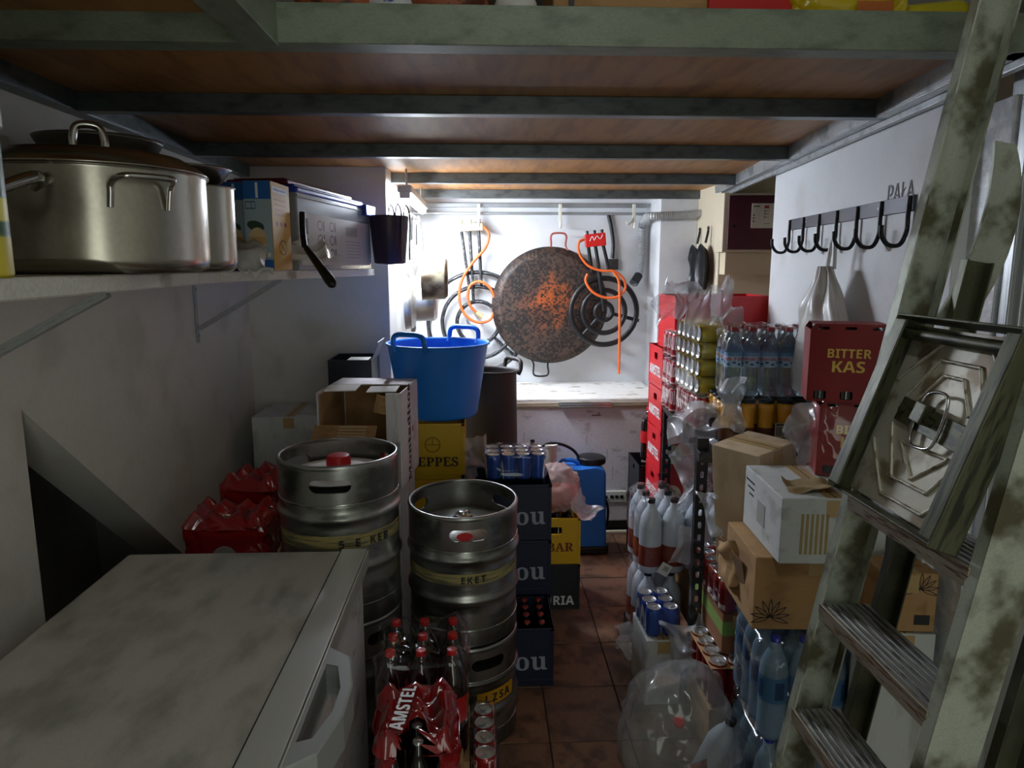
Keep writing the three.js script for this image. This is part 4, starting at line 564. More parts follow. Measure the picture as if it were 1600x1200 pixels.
// printed red shrink packs of beer bottles
function beerPack(s, p, turn, { nx = 3, nz = 2, h = 0.2, pitch = 0.066, torn = false, tilt, print = true }) {
  const t = thing('beer_pack', s, 'beer pack', p, turn, 'red shrink-wrapped beer packs'); if (tilt) { t.rotation.order = 'YXZ'; t.rotation.x = tilt; }
  const bump = (x, z) => { let q = 0; for (let i = 0; i < nx; i++) for (let j = 0; j < nz; j++) { const dx = x - (i - (nx - 1) / 2) * pitch, dz = z - (j - (nz - 1) / 2) * pitch; q = Math.max(q, Math.exp(-(dx * dx + dz * dz) / (2 * Math.pow(pitch * 0.3, 2)))); } return 0.05 * (q - 1); };
  const bg = bottleSmall(h - 0.032);
  for (let i = 0; i < nx; i++) for (let j = 0; j < nz; j++) { const o = part(t, 'bottle', bg, M.glassDark, [(i - (nx - 1) / 2) * pitch, 0.001, (j - (nz - 1) / 2) * pitch]); part(o, 'cap', crown, M.canTop, [0, h - 0.032, 0]); }
  const g = skin({ w: nx * pitch + 0.012, d: nz * pitch + 0.012, h: h + 0.006, bottom: 0.05, top: bump, scallop: 0.03, nx, nz, amp: 0.012, s: nx + Math.round(h * 100), around: 96, rings: 16 });
  if (torn) { const p_ = g.attributes.position, id = g.index.array, out = []; for (let i = 0; i < id.length; i += 3) { let cx = 0, cy = 0, cz = 0; for (let k = 0; k < 3; k++) { cx += p_.getX(id[i + k]) / 3; cy += p_.getY(id[i + k]) / 3; cz += p_.getZ(id[i + k]) / 3; } if (cz > nz * pitch * 0.22 && Math.abs(cx + 0.012) < 0.075 - Math.max(0, cy - h * 0.5) * 0.45) continue; out.push(id[i], id[i + 1], id[i + 2]); } g.setIndex(out); }
  part(t, 'printed_film', g, M.redFilm, null, null, 'glossy red printed film');
  if (print) { part(t, 'lettering', word('AMSTEL', 0.03, 'sb'), M.whiteText, [0, 0.085, nz * pitch / 2 + 0.013]); part(t, 'round_badge', [cyl(0.042, 0.002, 28).rotateX(Math.PI / 2)], mat(0x9b958c, 0.5), [0, 0.085, nz * pitch / 2 + 0.0105]); }
  return t;
}
{ // pile of packs between the freezer and the wall
  cardbox('cardboard_box', 'brown carton hidden behind the grey-topped freezer under the red packs', V(-0.93, 0.001, 2.6), 0, 0.4, 0.655, 0.5, M.card);
  beerPack('red beer pack with round badge just behind the freezer lid', V(-0.895, 0.658, 2.45), 0.05, { nx: 4, nz: 3, h: 0.235, pitch: 0.068 });
  beerPack('red beer pack without badge in front of the pale grey carton', V(-0.885, 0.658, 2.72), -0.1, { nx: 3, nz: 3, h: 0.29, pitch: 0.07, print: false });
}
{ // packs in front of the kegs
  const c = V(-0.12, 0, 2.05);
  bottlePack('cola_pack', 'shrink-wrapped cola bottles with red caps in front of the kegs', V(-0.19, 0.292, 2.02), 0.02, { nx: 3, nz: 3, r: 0.044, h: 0.33, pitch: 0.09, m: M.cola, cap: M.capRed, capR: 0.0145, lab: M.red, labH: 0.08, labY: 0.35, amp: 0.01 });
  cardbox('cardboard_box', 'brown carton under the cola bottles before the kegs', V(-0.19, 0.001, 2.02), 0.02, 0.28, 0.288, 0.28, M.card);
  cardbox('cardboard_box', 'brown carton hidden under the torn red beer pack', V(-0.185, 0.001, 1.7), 0, 0.24, 0.36, 0.3, M.card);
  beerPack('torn glossy red beer pack with a bare bottle neck showing beside the freezer', V(-0.18, 0.363, 1.7), 0.12, { nx: 3, nz: 4, h: 0.235, pitch: 0.066, torn: true, print: false });
  { const t = scene.children.at(-1); part(t, 'lettering', word('AMSTEL', 0.036, 'sb'), M.whiteText, [-0.035, 0.24, 0.01]).rotation.set(-Math.PI / 2, 0, 1.35); }
  canPack('can_pack', 'red cans in clear film standing beside the torn beer pack', V(-0.005, 0.245, 1.93), 0.02, { nx: 1, nz: 4, m: cans.red, amp: 0.006 });
  cardbox('cardboard_tray', 'dark navy tray under the pack of red cans', V(-0.005, 0.001, 1.93), 0.02, 0.09, 0.242, 0.36, M.crateNavy);
}
{ // bag with fruit-coloured contents in the yellow crate
  const t = thing('plastic_bag', 'pinkish plastic bag bulging over the yellow crate', 'bag', V(0.375, 0.47, 3.52));
  part(t, 'bag_film', (() => { const g = new THREE.SphereGeometry(0.11, 40, 28), p = g.attributes.position; for (let i = 0; i < p.count; i++) { const x = p.getX(i), y = p.getY(i), z = p.getZ(i), n = vnoise(x * 26, y * 26, z * 26, 5) - 0.5 + 0.6 * (vnoise(x * 60, y * 60, z * 60, 7) - 0.5); p.setXYZ(i, x * (1.05 + n * 0.35), y * (1.1 + n * 0.3) + (y < 0 ? 0 : 0.02), z * (1 + n * 0.35)); } g.computeVertexNormals(); return g; })(), new THREE.MeshPhysicalMaterial({ color: 0xf0d8d4, roughness: 0.25, transmission: 0.55, thickness: 0, side: THREE.DoubleSide }), [0, 0.12, 0]);
  part(t, 'bag_tail', sheet(0.16, 0.12, 0.05, 231, 22), new THREE.MeshPhysicalMaterial({ color: 0xf2e6e6, roughness: 0.3, transmission: 0.55, thickness: 0, side: THREE.DoubleSide }), [0.13, 0.06, 0.1], [-0.7, 0.3, -0.7]);
  part(t, 'contents', [[0, 0.1, 0.02, 0.06], [0.03, 0.06, -0.03, 0.045], [-0.04, 0.06, 0.03, 0.045], [0.05, 0.12, 0.02, 0.04]].map(([x, y, z, r]) => new THREE.SphereGeometry(r, 16, 12).translate(x, y, z)), mat(0xc75a3c, 0.6));
}
{ const t = thing('plastic_bag', 'thin clear bag hanging from the brown tub beside the can pack', 'bag', V(-0.03, 0.84, 3.3)); part(t, 'bag_film', sheet(0.2, 0.24, 0.06, 235, 24), M.crumple, [-0.02, -0.02, 0.02], [0.1, 0.2, 0.3]); }

// ------------------------------------------------------------------ shelving with drinks along the wall
{
  const t = thing('shelving_unit', 'dark slotted-angle shelving unit loaded with drinks along the white wall', 'shelving', V(0.8, 0, 2.56), SPLAY);
  const up = (x, Z, h, sx) => { const s1 = shapeOf([[0, 0], [0.042, 0], [0.042, h], [0, h]]); for (let y = 0.05; y < h - 0.04; y += 0.05) s1.holes.push(slot(0.021, y, 0.013, 0.026, 0.006)); const a = extrude(s1, 0.002), b = extrude(s1.clone(), 0.002).rotateY(Math.PI / 2); part(t, 'upright', join([a, b]), M.blackMetal, V(x, 0.002, Z), [0, 0, 0]); };
  up(0, 0, 1.09); up(0, 0.9, 1.09); up(0.36, 0, 1.09); up(0.36, 0.9, 1.09);
  for (const [y, n] of [[0.13, 'lower'], [1.03, 'upper']]) part(t, 'shelf_board', [box(0.4, 0.006, 1.0, 0.002).translate(0, 0.017, 0), box(0.4, 0.035, 0.003, 0.001).translate(0, 0, 0.5), box(0.003, 0.035, 1.0, 0.001).translate(-0.2, 0, 0), box(0.003, 0.035, 1.0, 0.001).translate(0.2, 0, 0)], M.blackMetal, V(n === 'lower' ? 0.26 : 0.2, y, 0.45)).scale.x = n === 'lower' ? 0.7 : 1;
}
const SY = 1.052;
{
  // upper level
  const jar = lathe([[0.001, 0.002], [0.03, 0], [0.034, 0.008], [0.034, 0.05], [0.028, 0.08], [0.0265, 0.11], [0.03, 0.15], [0.029, 0.17], [0.001, 0.17]], 24);
  const jl = label(128, 96, (x, w, h) => { x.fillStyle = '#5e3418'; x.fillRect(0, 0, w, h); x.strokeStyle = '#b99a5a'; x.lineWidth = 3; x.beginPath(); x.ellipse(w / 2, h * 0.4, 22, 14, 0, 0, 7); x.stroke(); x.fillStyle = '#17120e'; x.fillRect(0, h * 0.7, w, h * 0.3); }, 0.5);
  const jp = bottlePack('juice_pack', 'shrink-wrapped bottles of yellow juice with black lids under the water pack', V(1.07, SY, 2.68), -0.1, { nx: 5, nz: 4, r: 0.034, h: 0.182, pitch: 0.069, m: M.juice, cap: M.capDark, capR: 0.029, capH: 0.013, lab: jl, labH: 0.07, labY: 0.05, profile: jar, amp: 0.008 });
  part(jp, 'barcode_sticker', box(0.075, 0.055, 0.001, 0.0004), label(128, 96, (x, w, h) => { x.fillStyle = '#b5ad96'; x.fillRect(0, 0, w, h); x.fillStyle = '#161412'; x.fillRect(8, 6, w - 16, 10); let q = 10; while (q < w - 12) { const b = 2 + Math.floor(vnoise(q, 3) * 7); x.fillRect(q, 22, b, h - 34); q += b + 4; } }, 0.5), [0.06, 0.075, 0.149]);
  const wl = label(192, 64, (x, w, h) => { x.fillStyle = '#9dbfd6'; x.fillRect(0, 0, w, h); x.fillStyle = '#5f90bd'; x.fillRect(0, 0, w, h * 0.25); x.fillStyle = '#1f4f8c'; for (let i = 0; i < 10; i++) x.fillRect(4 + i * 19, h * 0.6 + (i % 2) * 8, 12, 9); x.fillStyle = '#b3262e'; x.font = 'bold 22px sans-serif'; x.fillText('Fonteide', 8, h * 0.55); x.fillText('Fonteide', 104, h * 0.55); }, 0.4);
  bottlePack('water_pack', 'shrink-wrapped water bottles with red caps on the juice pack', V(1.075, SY + 0.197, 2.66), -0.1, { nx: 5, nz: 3, r: 0.0325, h: 0.255, pitch: 0.0665, m: M.water, cap: mat(0x8c1a22, 0.4), capR: 0.0135, capH: 0.017, lab: wl, labH: 0.055, labY: 0.42, amp: 0.009 });
  // Bitter Kas cartons
  const carton = (s, p, turn) => { const t = thing('bitter_carton', s, 'carton', p, turn, 'red drink cartons'), w = 0.222, h = 0.235, d = 0.13; const g = extrude((() => { const q = shapeOf([[-w / 2, 0], [w / 2, 0], [w / 2, h * 0.93], [w / 2 - 0.01, h], [-w / 2 + 0.01, h], [-w / 2, h * 0.93]]); for (const x of [-0.075, 0, 0.075]) { q.holes.push(slot(x, h - 0.012, 0.032, 0.009, 0.004)); q.holes.push(slot(x, 0.02, 0.036, 0.026, 0.006)); } return q; })(), 0.002); part(t, 'carton_shell', [g.clone().translate(0, 0, d / 2 - 0.002), g.translate(0, 0, -d / 2), box(0.002, h * 0.93, d, 0.0005).translate(-w / 2, h * 0.465, 0), box(0.002, h * 0.93, d, 0.0005).translate(w / 2, h * 0.465, 0), box(w - 0.02, 0.002, d, 0.0005).translate(0, h, 0), box(w - 0.002, 0.002, d, 0.0005).translate(0, 0.001, 0)], mat(0x860a10, 0.55));
    for (let i = 0; i < 3; i++) for (let j = 0; j < 2; j++) { const b = part(t, 'bottle', bottleSmall(0.215), M.glassDark, [(i - 1) * 0.075, 0.003, (j - 0.5) * 0.07]); part(b, 'cap', crown, M.canTop, [0, 0.215, 0]); }
    part(t, 'lettering', word('BITTER', 0.027, 'sb'), M.goldText, [0.0, h * 0.63, d / 2 + 0.0004]); part(t, 'lettering', word('KAS', 0.034, 'sb'), M.goldText, [0, h * 0.63 - 0.04, d / 2 + 0.0004]).scale.x = 1.15; return t; };
  const kc = carton('red carton with gold BITTER KAS lettering beside the water pack'.replace('BITTER KAS ', ''), at(1328, 626, 2.08).setZ(-2.13).setY(1.322), -0.3);
  const k2 = carton('red drink carton wrapped in loose clear film under the other red carton', at(1342, 720, 2.08).setZ(-2.13).setY(1.086), -0.28);
  part(k2, 'shrink_film', skin({ w: 0.245, d: 0.15, h: 0.232, bottom: 0.002, amp: 0.012, s: 44, around: 80 }), M.film);
  // reds and yellows at the far half
  for (let i = 0; i < 3; i++) canPack('can_pack', `clear-wrapped pack of red cans, ${['bottom', 'middle', 'top'][i]} layer at the far end of the shelf`, V(0.965, SY + i * 0.127, 3.29), 0, { nx: 3, nz: 3, m: cans.red, group: 'red can packs', amp: 0.006 });
  canPack('can_pack', 'clear-wrapped pack of red cans carrying the yellow cans', V(0.97, SY, 2.98), 0, { nx: 3, nz: 5, m: cans.red, group: 'red can packs', amp: 0.006, h: 0.145 });
  const yp = thing('can_pack', 'tall pack of yellow cans lying on their sides, silver ends to the aisle', 'can pack', V(0.935, SY + 0.156, 3.0));
  const b = canBody(0.035, 0.118), l = canLid(0.035);
  for (let i = 0; i < 5; i++) for (let k = 0; k < 4; k++) { const o = part(yp, 'can', b, cans.yellow, [0.06, 0.036 + k * 0.0705, (i - 2) * 0.071], [rr(0, 0.6) + (i == 4 ? 0 : 1), 0, Math.PI / 2]); part(o, 'can_lid', l, M.canTop, [0, 0.118, 0]); }
  part(yp, 'shrink_film', skin({ w: 0.135, d: 0.365, h: 0.29, bottom: 0.001, amp: 0.008, s: 61, around: 90 }), M.film);
  const bk = thing('wire_basket', 'oval metal rimmed basket tucked below the yellow cans', 'basket', V(1.02, SY + 0.01, 2.8)); part(bk, 'basket_rim', mv(ring(0.06, 0.006, 40), 0, 0.12, 0, Math.PI / 2), mat(0x8f8d88, 0.4, 0.6)); part(bk, 'basket_bowl', lathe([[0.001, 0], [0.04, 0.001], [0.058, 0.118], [0.055, 0.118], [0.037, 0.004], [0.001, 0.003]], 30), mat(0x3a1416, 0.6)); bk.position.set(0.93, SY, -2.7); bk.scale.set(0.9, 1.05, 0.9);
}
{ // grey bottles in the aisle, two layers
  const gb = lathe([[0.001, 0.002], [0.043, 0], [0.049, 0.009], [0.049, 0.2], [0.045, 0.24], [0.028, 0.275], [0.0175, 0.29], [0.0155, 0.312], [0.001, 0.312]], 28);
  const opt = { nx: 2, nz: 3, r: 0.049, h: 0.328, pitch: 0.1, m: M.greyBottle, cap: M.capDark, capR: 0.0165, capH: 0.02, lab: M.brownLabel, labH: 0.09, labY: 0.1, profile: gb, amp: 0.008 };
  cardbox('plinth_block', 'low dark base under the grey bottles', V(0.77, 0.001, 3.03), 0, 0.19, 0.07, 0.36, M.black);
  bottlePack('grey_bottle_pack', 'shrink-wrapped grey bottles with brown labels, lower layer on the floor', V(0.77, 0.073, 3.03), 0, { ...opt, group: 'grey bottle packs' });
  const up = bottlePack('grey_bottle_pack', 'shrink-wrapped grey bottles with black caps, upper layer under loose film', V(0.77, 0.41, 3.02), 0.02, { ...opt, group: 'grey bottle packs' });
  part(up, 'barcode_tag', box(0.05, 0.055, 0.001, 0.0004), label(96, 96, (x, w, h) => { x.fillStyle = '#dcd9d4'; x.fillRect(0, 0, w, h); x.fillStyle = '#6a6a68'; for (let i = 0; i < 9; i++) x.fillRect(30 + i * 5, 20, 2 + (i % 3), 40); }, 0.6), [0.0, 0.03, 0.165], [0.05, -0.1, -0.5]);
  bottlePack('grey_bottle_pack', 'grey bottles standing on the shelving behind the slotted upright', V(1.02, 0.42, 2.92), 0, { ...opt, nx: 3, nz: 3, film: false, group: 'grey bottle packs' });
  cardbox('cardboard_box', 'carton on the lower shelf under the grey bottles', V(1.04, 0.154, 2.95), 0, 0.28, 0.262, 0.36, M.card);
}
{ // cans on the bottom shelf near the upright
  canPack('can_pack', 'low pack of blue cans in film on the floor by the slotted upright', V(0.7, 0.28, 2.68), 0.05, { nx: 2, nz: 3, m: cans.blue, fm: M.film, amp: 0.006 });
  cardbox('cardboard_box', 'carton on the floor under the low pack of blue cans', V(0.7, 0.001, 2.68), 0.02, 0.14, 0.276, 0.24, M.cardWhite);
  const tr = thing('beer_can_tray', 'cardboard tray of tall beer cans with silver lids beside the upright', 'can pack', V(0.9, 0.153, 2.4)); const b = canBody(0.033, 0.168), l = canLid(0.033);
  tr.position.y = 0.191; tr.position.set(0.92, 0.191, -2.38);
  for (let i = 0; i < 4; i++) for (let j = 0; j < 4; j++) { const o = part(tr, 'can', b, cans.ambar, [(i - 1.5) * 0.067, 0.004, (j - 1.5) * 0.067], [0, 0.3 + rr(-0.3, 0.3), 0]); part(o, 'can_lid', l, M.canTop, [0, 0.168, 0]); }
  part(tr, 'tray', (() => { const s = shapeOf([[-0.138, -0.138], [0.138, -0.138], [0.138, 0.138], [-0.138, 0.138]]); for (let i = 0; i < 4; i++) for (let j = 0; j < 4; j++) { const c = new THREE.Path(); c.absarc((i - 1.5) * 0.067, (j - 1.5) * 0.067, 0.0315, 0, Math.PI * 2); s.holes.push(c); } return extrude(s, 0.002).rotateX(-Math.PI / 2); })(), M.card, [0, 0.155, 0]); part(tr, 'lettering', word('AMBAR', 0.04, 'sb'), M.whiteText, [0.03, 0.08, 0.136], [0, 0, Math.PI / 2]); part(tr, 'front_sleeve', box(0.075, 0.15, 0.002, 0.001), mat(0x4a1414, 0.5), [0.03, 0.078, 0.1345]);
  cardbox('cardboard_box', 'brown carton on the floor under the tray of tall beer cans', V(0.92, 0.001, 2.38), 0, 0.27, 0.187, 0.27, M.card);
  const cp_ = canPack('can_pack', 'long pack of coral red cans in film climbing beside the brown cartons', V(0.9, 0.515, 2.5), -0.02, { nx: 2, nz: 6, r: 0.032, m: cans.coral, amp: 0.006 });
  cardbox('cardboard_box', 'green and brown carton under the coral red cans', V(0.905, 0.363, 2.5), -0.02, 0.12, 0.15, 0.38, mapped(tex(64, (u, v) => v > 0.45 && v < 0.8 ? lin(0x7f9a4a) : lin(0x8a5a36)), 0.8));
}
{ // water packs and cartons by the ladder
  const wl2 = label(128, 64, (x, w, h) => { x.fillStyle = '#3f6c94'; x.fillRect(0, 0, w, h); x.fillStyle = '#1d3f63'; for (let i = 0; i < 4; i++) x.fillRect(6 + i * 32, 10, 14, h - 20); }, 0.4);
  const blueWater = new THREE.MeshPhysicalMaterial({ color: 0xa9c6da, roughness: 0.1, transmission: 0.6, thickness: 0.05, ior: 1.33 });
  const o = { nx: 4, nz: 4, r: 0.042, h: 0.315, pitch: 0.0855, m: blueWater, cap: M.bluePlastic, capR: 0.0145, lab: wl2, labH: 0.08, labY: 0.38, group: 'bluish water packs', amp: 0.012 };
  bottlePack('water_pack', 'shrink-wrapped bluish water bottles on the floor beside the ladder, lower layer', V(1.0, 0.002, 2.04), -0.08, o);
  bottlePack('water_pack', 'shrink-wrapped bluish water bottles under the brown carton, upper layer', V(1.0, 0.33, 2.04), -0.08, o);
  const leaf = (t, x, y, z, k = 1) => { const g = []; for (let i = 0; i < 9; i++) { const a = -1.9 + i * 0.47; const s = new THREE.Shape(); s.moveTo(0, 0); s.quadraticCurveTo(0.013 * k, 0.03 * k, 0, 0.06 * k); s.quadraticCurveTo(-0.013 * k, 0.03 * k, 0, 0); const h = new THREE.Path(); h.moveTo(0, 0.008 * k); h.quadraticCurveTo(0.008 * k, 0.03 * k, 0, 0.052 * k); h.quadraticCurveTo(-0.008 * k, 0.03 * k, 0, 0.008 * k); s.holes.push(h); g.push(new THREE.ShapeGeometry(s, 6).rotateZ(a)); } part(t, 'leaf_print', g, M.ink, [x, y, z]); };
  const c1 = cardbox('cardboard_box', 'brown carton with leaf print lying on the water packs', V(0.985, 0.658, 2.08), -0.06, 0.36, 0.227, 0.3, M.card); leaf(c1, -0.13, 0.04, 0.1508); part(c1, 'lettering', word('UG', 0.04, 'sb'), M.ink, [0.08, 0.12, 0.1508]); part(c1, 'side_flap', [box(0.003, 0.09, 0.2, 0.001).translate(0, 0, 0)], mat(0x6e5233, 0.85), [-0.19, 0.13, -0.04], [0, 0.06, 0.18]);
  part(c1, 'torn_edge', sheet(0.2, 0.14, 0.03, 261, 16), M.card, [-0.19, 0.12, -0.1], [0, -Math.PI / 2, 0.2]);
  const c2 = cardbox('cardboard_box', 'grey white carton with torn top resting on the brown carton', V(1.0, 0.887, 2.05), -0.06, 0.3, 0.196, 0.34, M.cardWhite); part(c2, 'address_label', box(0.001, 0.07, 0.07, 0.0004), mat(0xa4a39c, 0.7), [-0.151, 0.09, 0.0]); part(c2, 'lettering', [0, 1, 2].map(i => box(0.001, 0.006, 0.08 - i * 0.02, 0.0003).translate(0, -i * 0.02, i * 0.008)), M.ink, [-0.1512, 0.16, -0.11]); part(c2, 'torn_hole', sheet(0.16, 0.12, 0.025, 265, 18).rotateX(-Math.PI / 2), mat(0x9a835c, 0.9), [-0.05, 0.2, 0.08]); part(c2, 'tape_stripes', Array.from({ length: 6 }, (_, i) => box(0.008, 0.12, 0.001, 0.0003).translate(i * 0.014, 0, 0)), mat(0xa58f5c, 0.5), [-0.09, 0.09, 0.1706]);
  const c3 = cardbox('cardboard_box', 'light brown carton tilted on its corner behind the grey white carton', V(0.985, 0.66, 2.4), 0.55, 0.2, 0.46, 0.2, M.cardLight, { tilt: [0.0, 0.12] }); c3.position.y = 0.665; part(c3, 'logo_print', [mv(new THREE.TorusGeometry(0.028, 0.0025, 6, 30), 0, 0, 0).scale(0.55, 1.1, 1), rod([0, 0.03, 0], [0.003, 0.06, 0], 0.002, 5)], M.ink, [-0.03, 0.25, 0.101]); part(c3, 'lettering', word('BODEGAS', 0.016, 'sb'), M.ink, [0.045, 0.23, 0.1005]); part(c3, 'lettering', [0, 1].map(i => box(0.1, 0.001, 0.006, 0.0003).translate(0, 0, i * 0.014)), mat(0x7a6a54, 0.7), [0.02, 0.4415, 0.05]);
  const c4 = cardbox('cardboard_box', 'small brown carton with leaf print behind the ladder steps', V(1.12, 0.77, 1.77), -0.1, 0.15, 0.165, 0.12, M.card); leaf(c4, 0.03, 0.12, 0.0605, 0.8); part(c4, 'printed_block', box(0.04, 0.028, 0.001, 0.0003), M.ink, [0.04, 0.035, 0.0605]); part(c4, 'round_mark', ring(0.009, 0.0025, 16), M.ink, [-0.05, 0.05, 0.0605]);
  cardbox('white_box', 'plain white box under the small leaf-printed carton', V(1.12, 0.002, 1.77), -0.1, 0.16, 0.765, 0.13, M.cardWhite);
}
{ // clear sack with bottles on the floor
  const t = thing('clear_sack', 'big clear plastic sack with bottles and wrappers on the floor', 'bag', V(0.645, 0, 2.12));
  const g = new THREE.SphereGeometry(0.19, 64, 44), p = g.attributes.position; for (let i = 0; i < p.count; i++) { const x = p.getX(i), y = p.getY(i), z = p.getZ(i), n = vnoise(x * 12, y * 8, z * 12, 15) - 0.5, q = Math.abs(vnoise(x * 30, y * 16, z * 30, 17) - 0.5); p.setXYZ(i, x * (1.0 + n * 0.35 + q * 0.25), Math.max(-0.189, y * (1.05 + n * 0.3) + (y > 0.1 ? 0.04 : 0)), z * (0.95 + n * 0.35 + q * 0.2)); } g.computeVertexNormals();
  part(t, 'sack_film', g, new THREE.MeshPhysicalMaterial({ color: 0xf4f6f6, roughness: 0.12, transmission: 0.88, thickness: 0, side: THREE.DoubleSide }), [0, 0.191, 0]);
  part(t, 'bottle', lathe([[0.001, 0], [0.04, 0], [0.042, 0.008], [0.042, 0.18], [0.03, 0.22], [0.016, 0.245], [0.016, 0.262], [0.001, 0.262]], 24), M.greyBottle, [0.06, 0.04, 0.03], [0.2, 0, -0.3]); part(t, 'bottle_cap', capGeo(0.017, 0.02), M.capDark, [0.135, 0.285, 0.085], [0.2, 0, -0.3]);
  part(t, 'wrapper', sheet(0.16, 0.1, 0.04, 281, 18), M.brownLabel, [0.02, 0.1, 0.09], [-0.4, 0.3, 0.4]); part(t, 'wrapper', sheet(0.12, 0.09, 0.04, 283, 18), mat(0x5a8a6c, 0.5), [-0.03, 0.05, 0.1], [-0.7, 0.1, 0.2]); part(t, 'bottle_cap', capGeo(0.017, 0.02), M.capRed, [-0.02, 0.27, 0.06], [0.5, 0, 0.3]);
}
const loose = (s, p, w, h, amp, sd, rot, n = 30, m = M.crumple) => { const t = thing('plastic_wrap', s, 'plastic wrap', p); part(t, 'film', sheet(w, h, amp, sd, n), m, null, rot); return t; };
loose('loose clear film draped over the yellow cans and the top red crate', at(1085, 478, 3.0), 0.4, 0.24, 0.09, 301, [-0.7, 0, -0.05]);
loose('torn clear film hanging beside the red cans on the shelf', at(1090, 668, 2.72), 0.26, 0.2, 0.08, 303, [-0.25, -0.2, 0.1]);
loose('long crumpled clear film falling over the shelf edge above the grey bottles', at(1088, 735, 2.66), 0.24, 0.26, 0.09, 305, [-0.2, -0.3, 0.4]);
loose('wrinkled film bunch hanging from the shelf beside the slotted upright', at(1122, 790, 2.46), 0.14, 0.2, 0.08, 307, [0, -0.3, 0.2]);
loose('clear film hanging down between the juice bottles and the red carton', at(1262, 680, 2.2), 0.17, 0.2, 0.06, 309, [0, -0.1, 0.5]);
loose('torn clear film wrinkled round the end of the juice pack', at(1142, 640, 2.5), 0.12, 0.24, 0.06, 311, [0, -0.7, 0]);
loose('clear plastic sheet trailing on the floor tiles by the shelving', V(0.72, 0.05, 2.86), 0.3, 0.36, 0.09, 313, [-1.35, 0, 0.3], 34);
loose('clear film hanging over the low pack of blue cans', at(1075, 1005, 2.52), 0.2, 0.22, 0.07, 315, [-0.3, -0.3, 0.2]);
loose('small torn film with a price tag on the grey bottles', at(1062, 850, 2.8), 0.11, 0.18, 0.05, 317, [0, 0.1, -0.25]);

// ------------------------------------------------------------------ hook rail, bag, pencilled word
{
  const t = thing('hook_rail', 'black metal rail with big curved hooks screwed to the white wall', 'hook rail', V(wallX(2.6), 1.9, 2.6), SPLAY);
  const ip = (px, py) => { const r = ray(px, py); const k = 0.98 / (r.x + 0.115 * r.z * 1.0); const Zk = -r.z * k; return { Z: 0.98 / (r.x / -r.z - 0.115), y: EYE + r.y / -r.z * (0.98 / (r.x / -r.z - 0.115)) }; };
  const a = ip(1237, 352), b = ip(1432, 316); const len = (a.Z - b.Z) / Math.cos(SPLAY), mid = (a.Z + b.Z) / 2, ym = (a.y + b.y) / 2; t.position.set(wallX(mid), ym, -mid);
  part(t, 'rail', box(0.006, 0.045, len, 0.0015), mat(0x4a4b52, 0.4, 0.4), [-0.006, 0, 0]);
  for (let i = 0; i < 7; i++) { const z = (i / 6 - 0.5) * (len - 0.03); part(t, 'hook', tube([[-0.012, 0.02, z], [-0.013, -0.03, z], [-0.014, -0.08, z], [-0.03, -0.115, z], [-0.06, -0.115, z], [-0.08, -0.09, z], [-0.083, -0.06, z]], 0.0065, 6, 40), M.blackMetal); }
  part(t, 'screw', [-0.3, 0, 0.3].map(k => cyl(0.005, 0.003, 10).rotateZ(Math.PI / 2).translate(-0.0095, 0, k * len)), M.chrome);
  const w = struct('trim_pencil_word', join([word('PALA', 0.055, 'sr', 0.0008), box(0.03, 0.004, 0.0008, 0.0002).rotateZ(0.5).translate(0.018, 0.002, 0.0004)]), mat(0x85868c, 0.9), V(wallX(b.Z) - 0.001, b.y + 0.062, b.Z + 0.0), [0, SPLAY - Math.PI / 2, 0]);
  w.position.set(wallX(ip(1408, 300).Z) - 0.0012, ip(1408, 300).y, -ip(1408, 300).Z);
  // carrier bags
  const q0 = ray(1303, 374), hk = 0.915 / (q0.x / -q0.z - 0.115), top = V(wallX(hk) - 0.065, EYE + q0.y / -q0.z * hk, hk);
  const g1 = thing('carrier_bag', 'white plastic carrier bag hanging from a hook of the rail', 'bag', top, SPLAY);
  const bagG = (W, H, D, s) => { const N = 34, geo = new THREE.PlaneGeometry(1, 1, 60, N), p = geo.attributes.position; for (let i = 0; i < p.count; i++) { const u = (p.getX(i) + 0.5) * Math.PI * 2, v = 0.5 - p.getY(i), f = step(0, 0.35, v), ww = W * (0.06 + 0.94 * Math.pow(v, 0.75)), dd = D * (0.15 + 0.85 * f), pl = 0.012 * Math.sin(u * 7 + v * 3) * (1 - v * 0.5) + 0.02 * (vnoise(Math.cos(u) * 4 + 9, v * 6, Math.sin(u) * 4 + 9, s) - 0.5); p.setXYZ(i, Math.cos(u) * (dd / 2 + pl), -v * H, Math.sin(u) * (ww / 2 + pl)); } geo.computeVertexNormals(); return geo; };
  part(g1, 'bag_body', bagG(0.56, 0.44, 0.11, 31), M.bagWhite, [-0.02, -0.09, 0]);
  part(g1, 'bag_handle', [tube([[0, -0.1, 0.02], [0, -0.02, 0.012], [0, 0.004, 0], [0, -0.02, -0.02], [0, -0.1, -0.045]], 0.008, 6, 24)], M.bagWhite);
  part(g1, 'printed_mark', [rod([0, 0, 0], [0, -0.04, -0.018], 0.003, 5), rod([0, -0.005, 0], [0, -0.035, 0.02], 0.003, 5)], mat(0x7a2a86, 0.5), [-0.062, -0.36, -0.1]);
  part(g1, 'cardboard_insert', box(0.02, 0.16, 0.09, 0.003), mat(0xb06a3a, 0.8), [-0.01, -0.27, -0.13], [0.1, 0, 0], 'orange-brown cardboard edge');
}
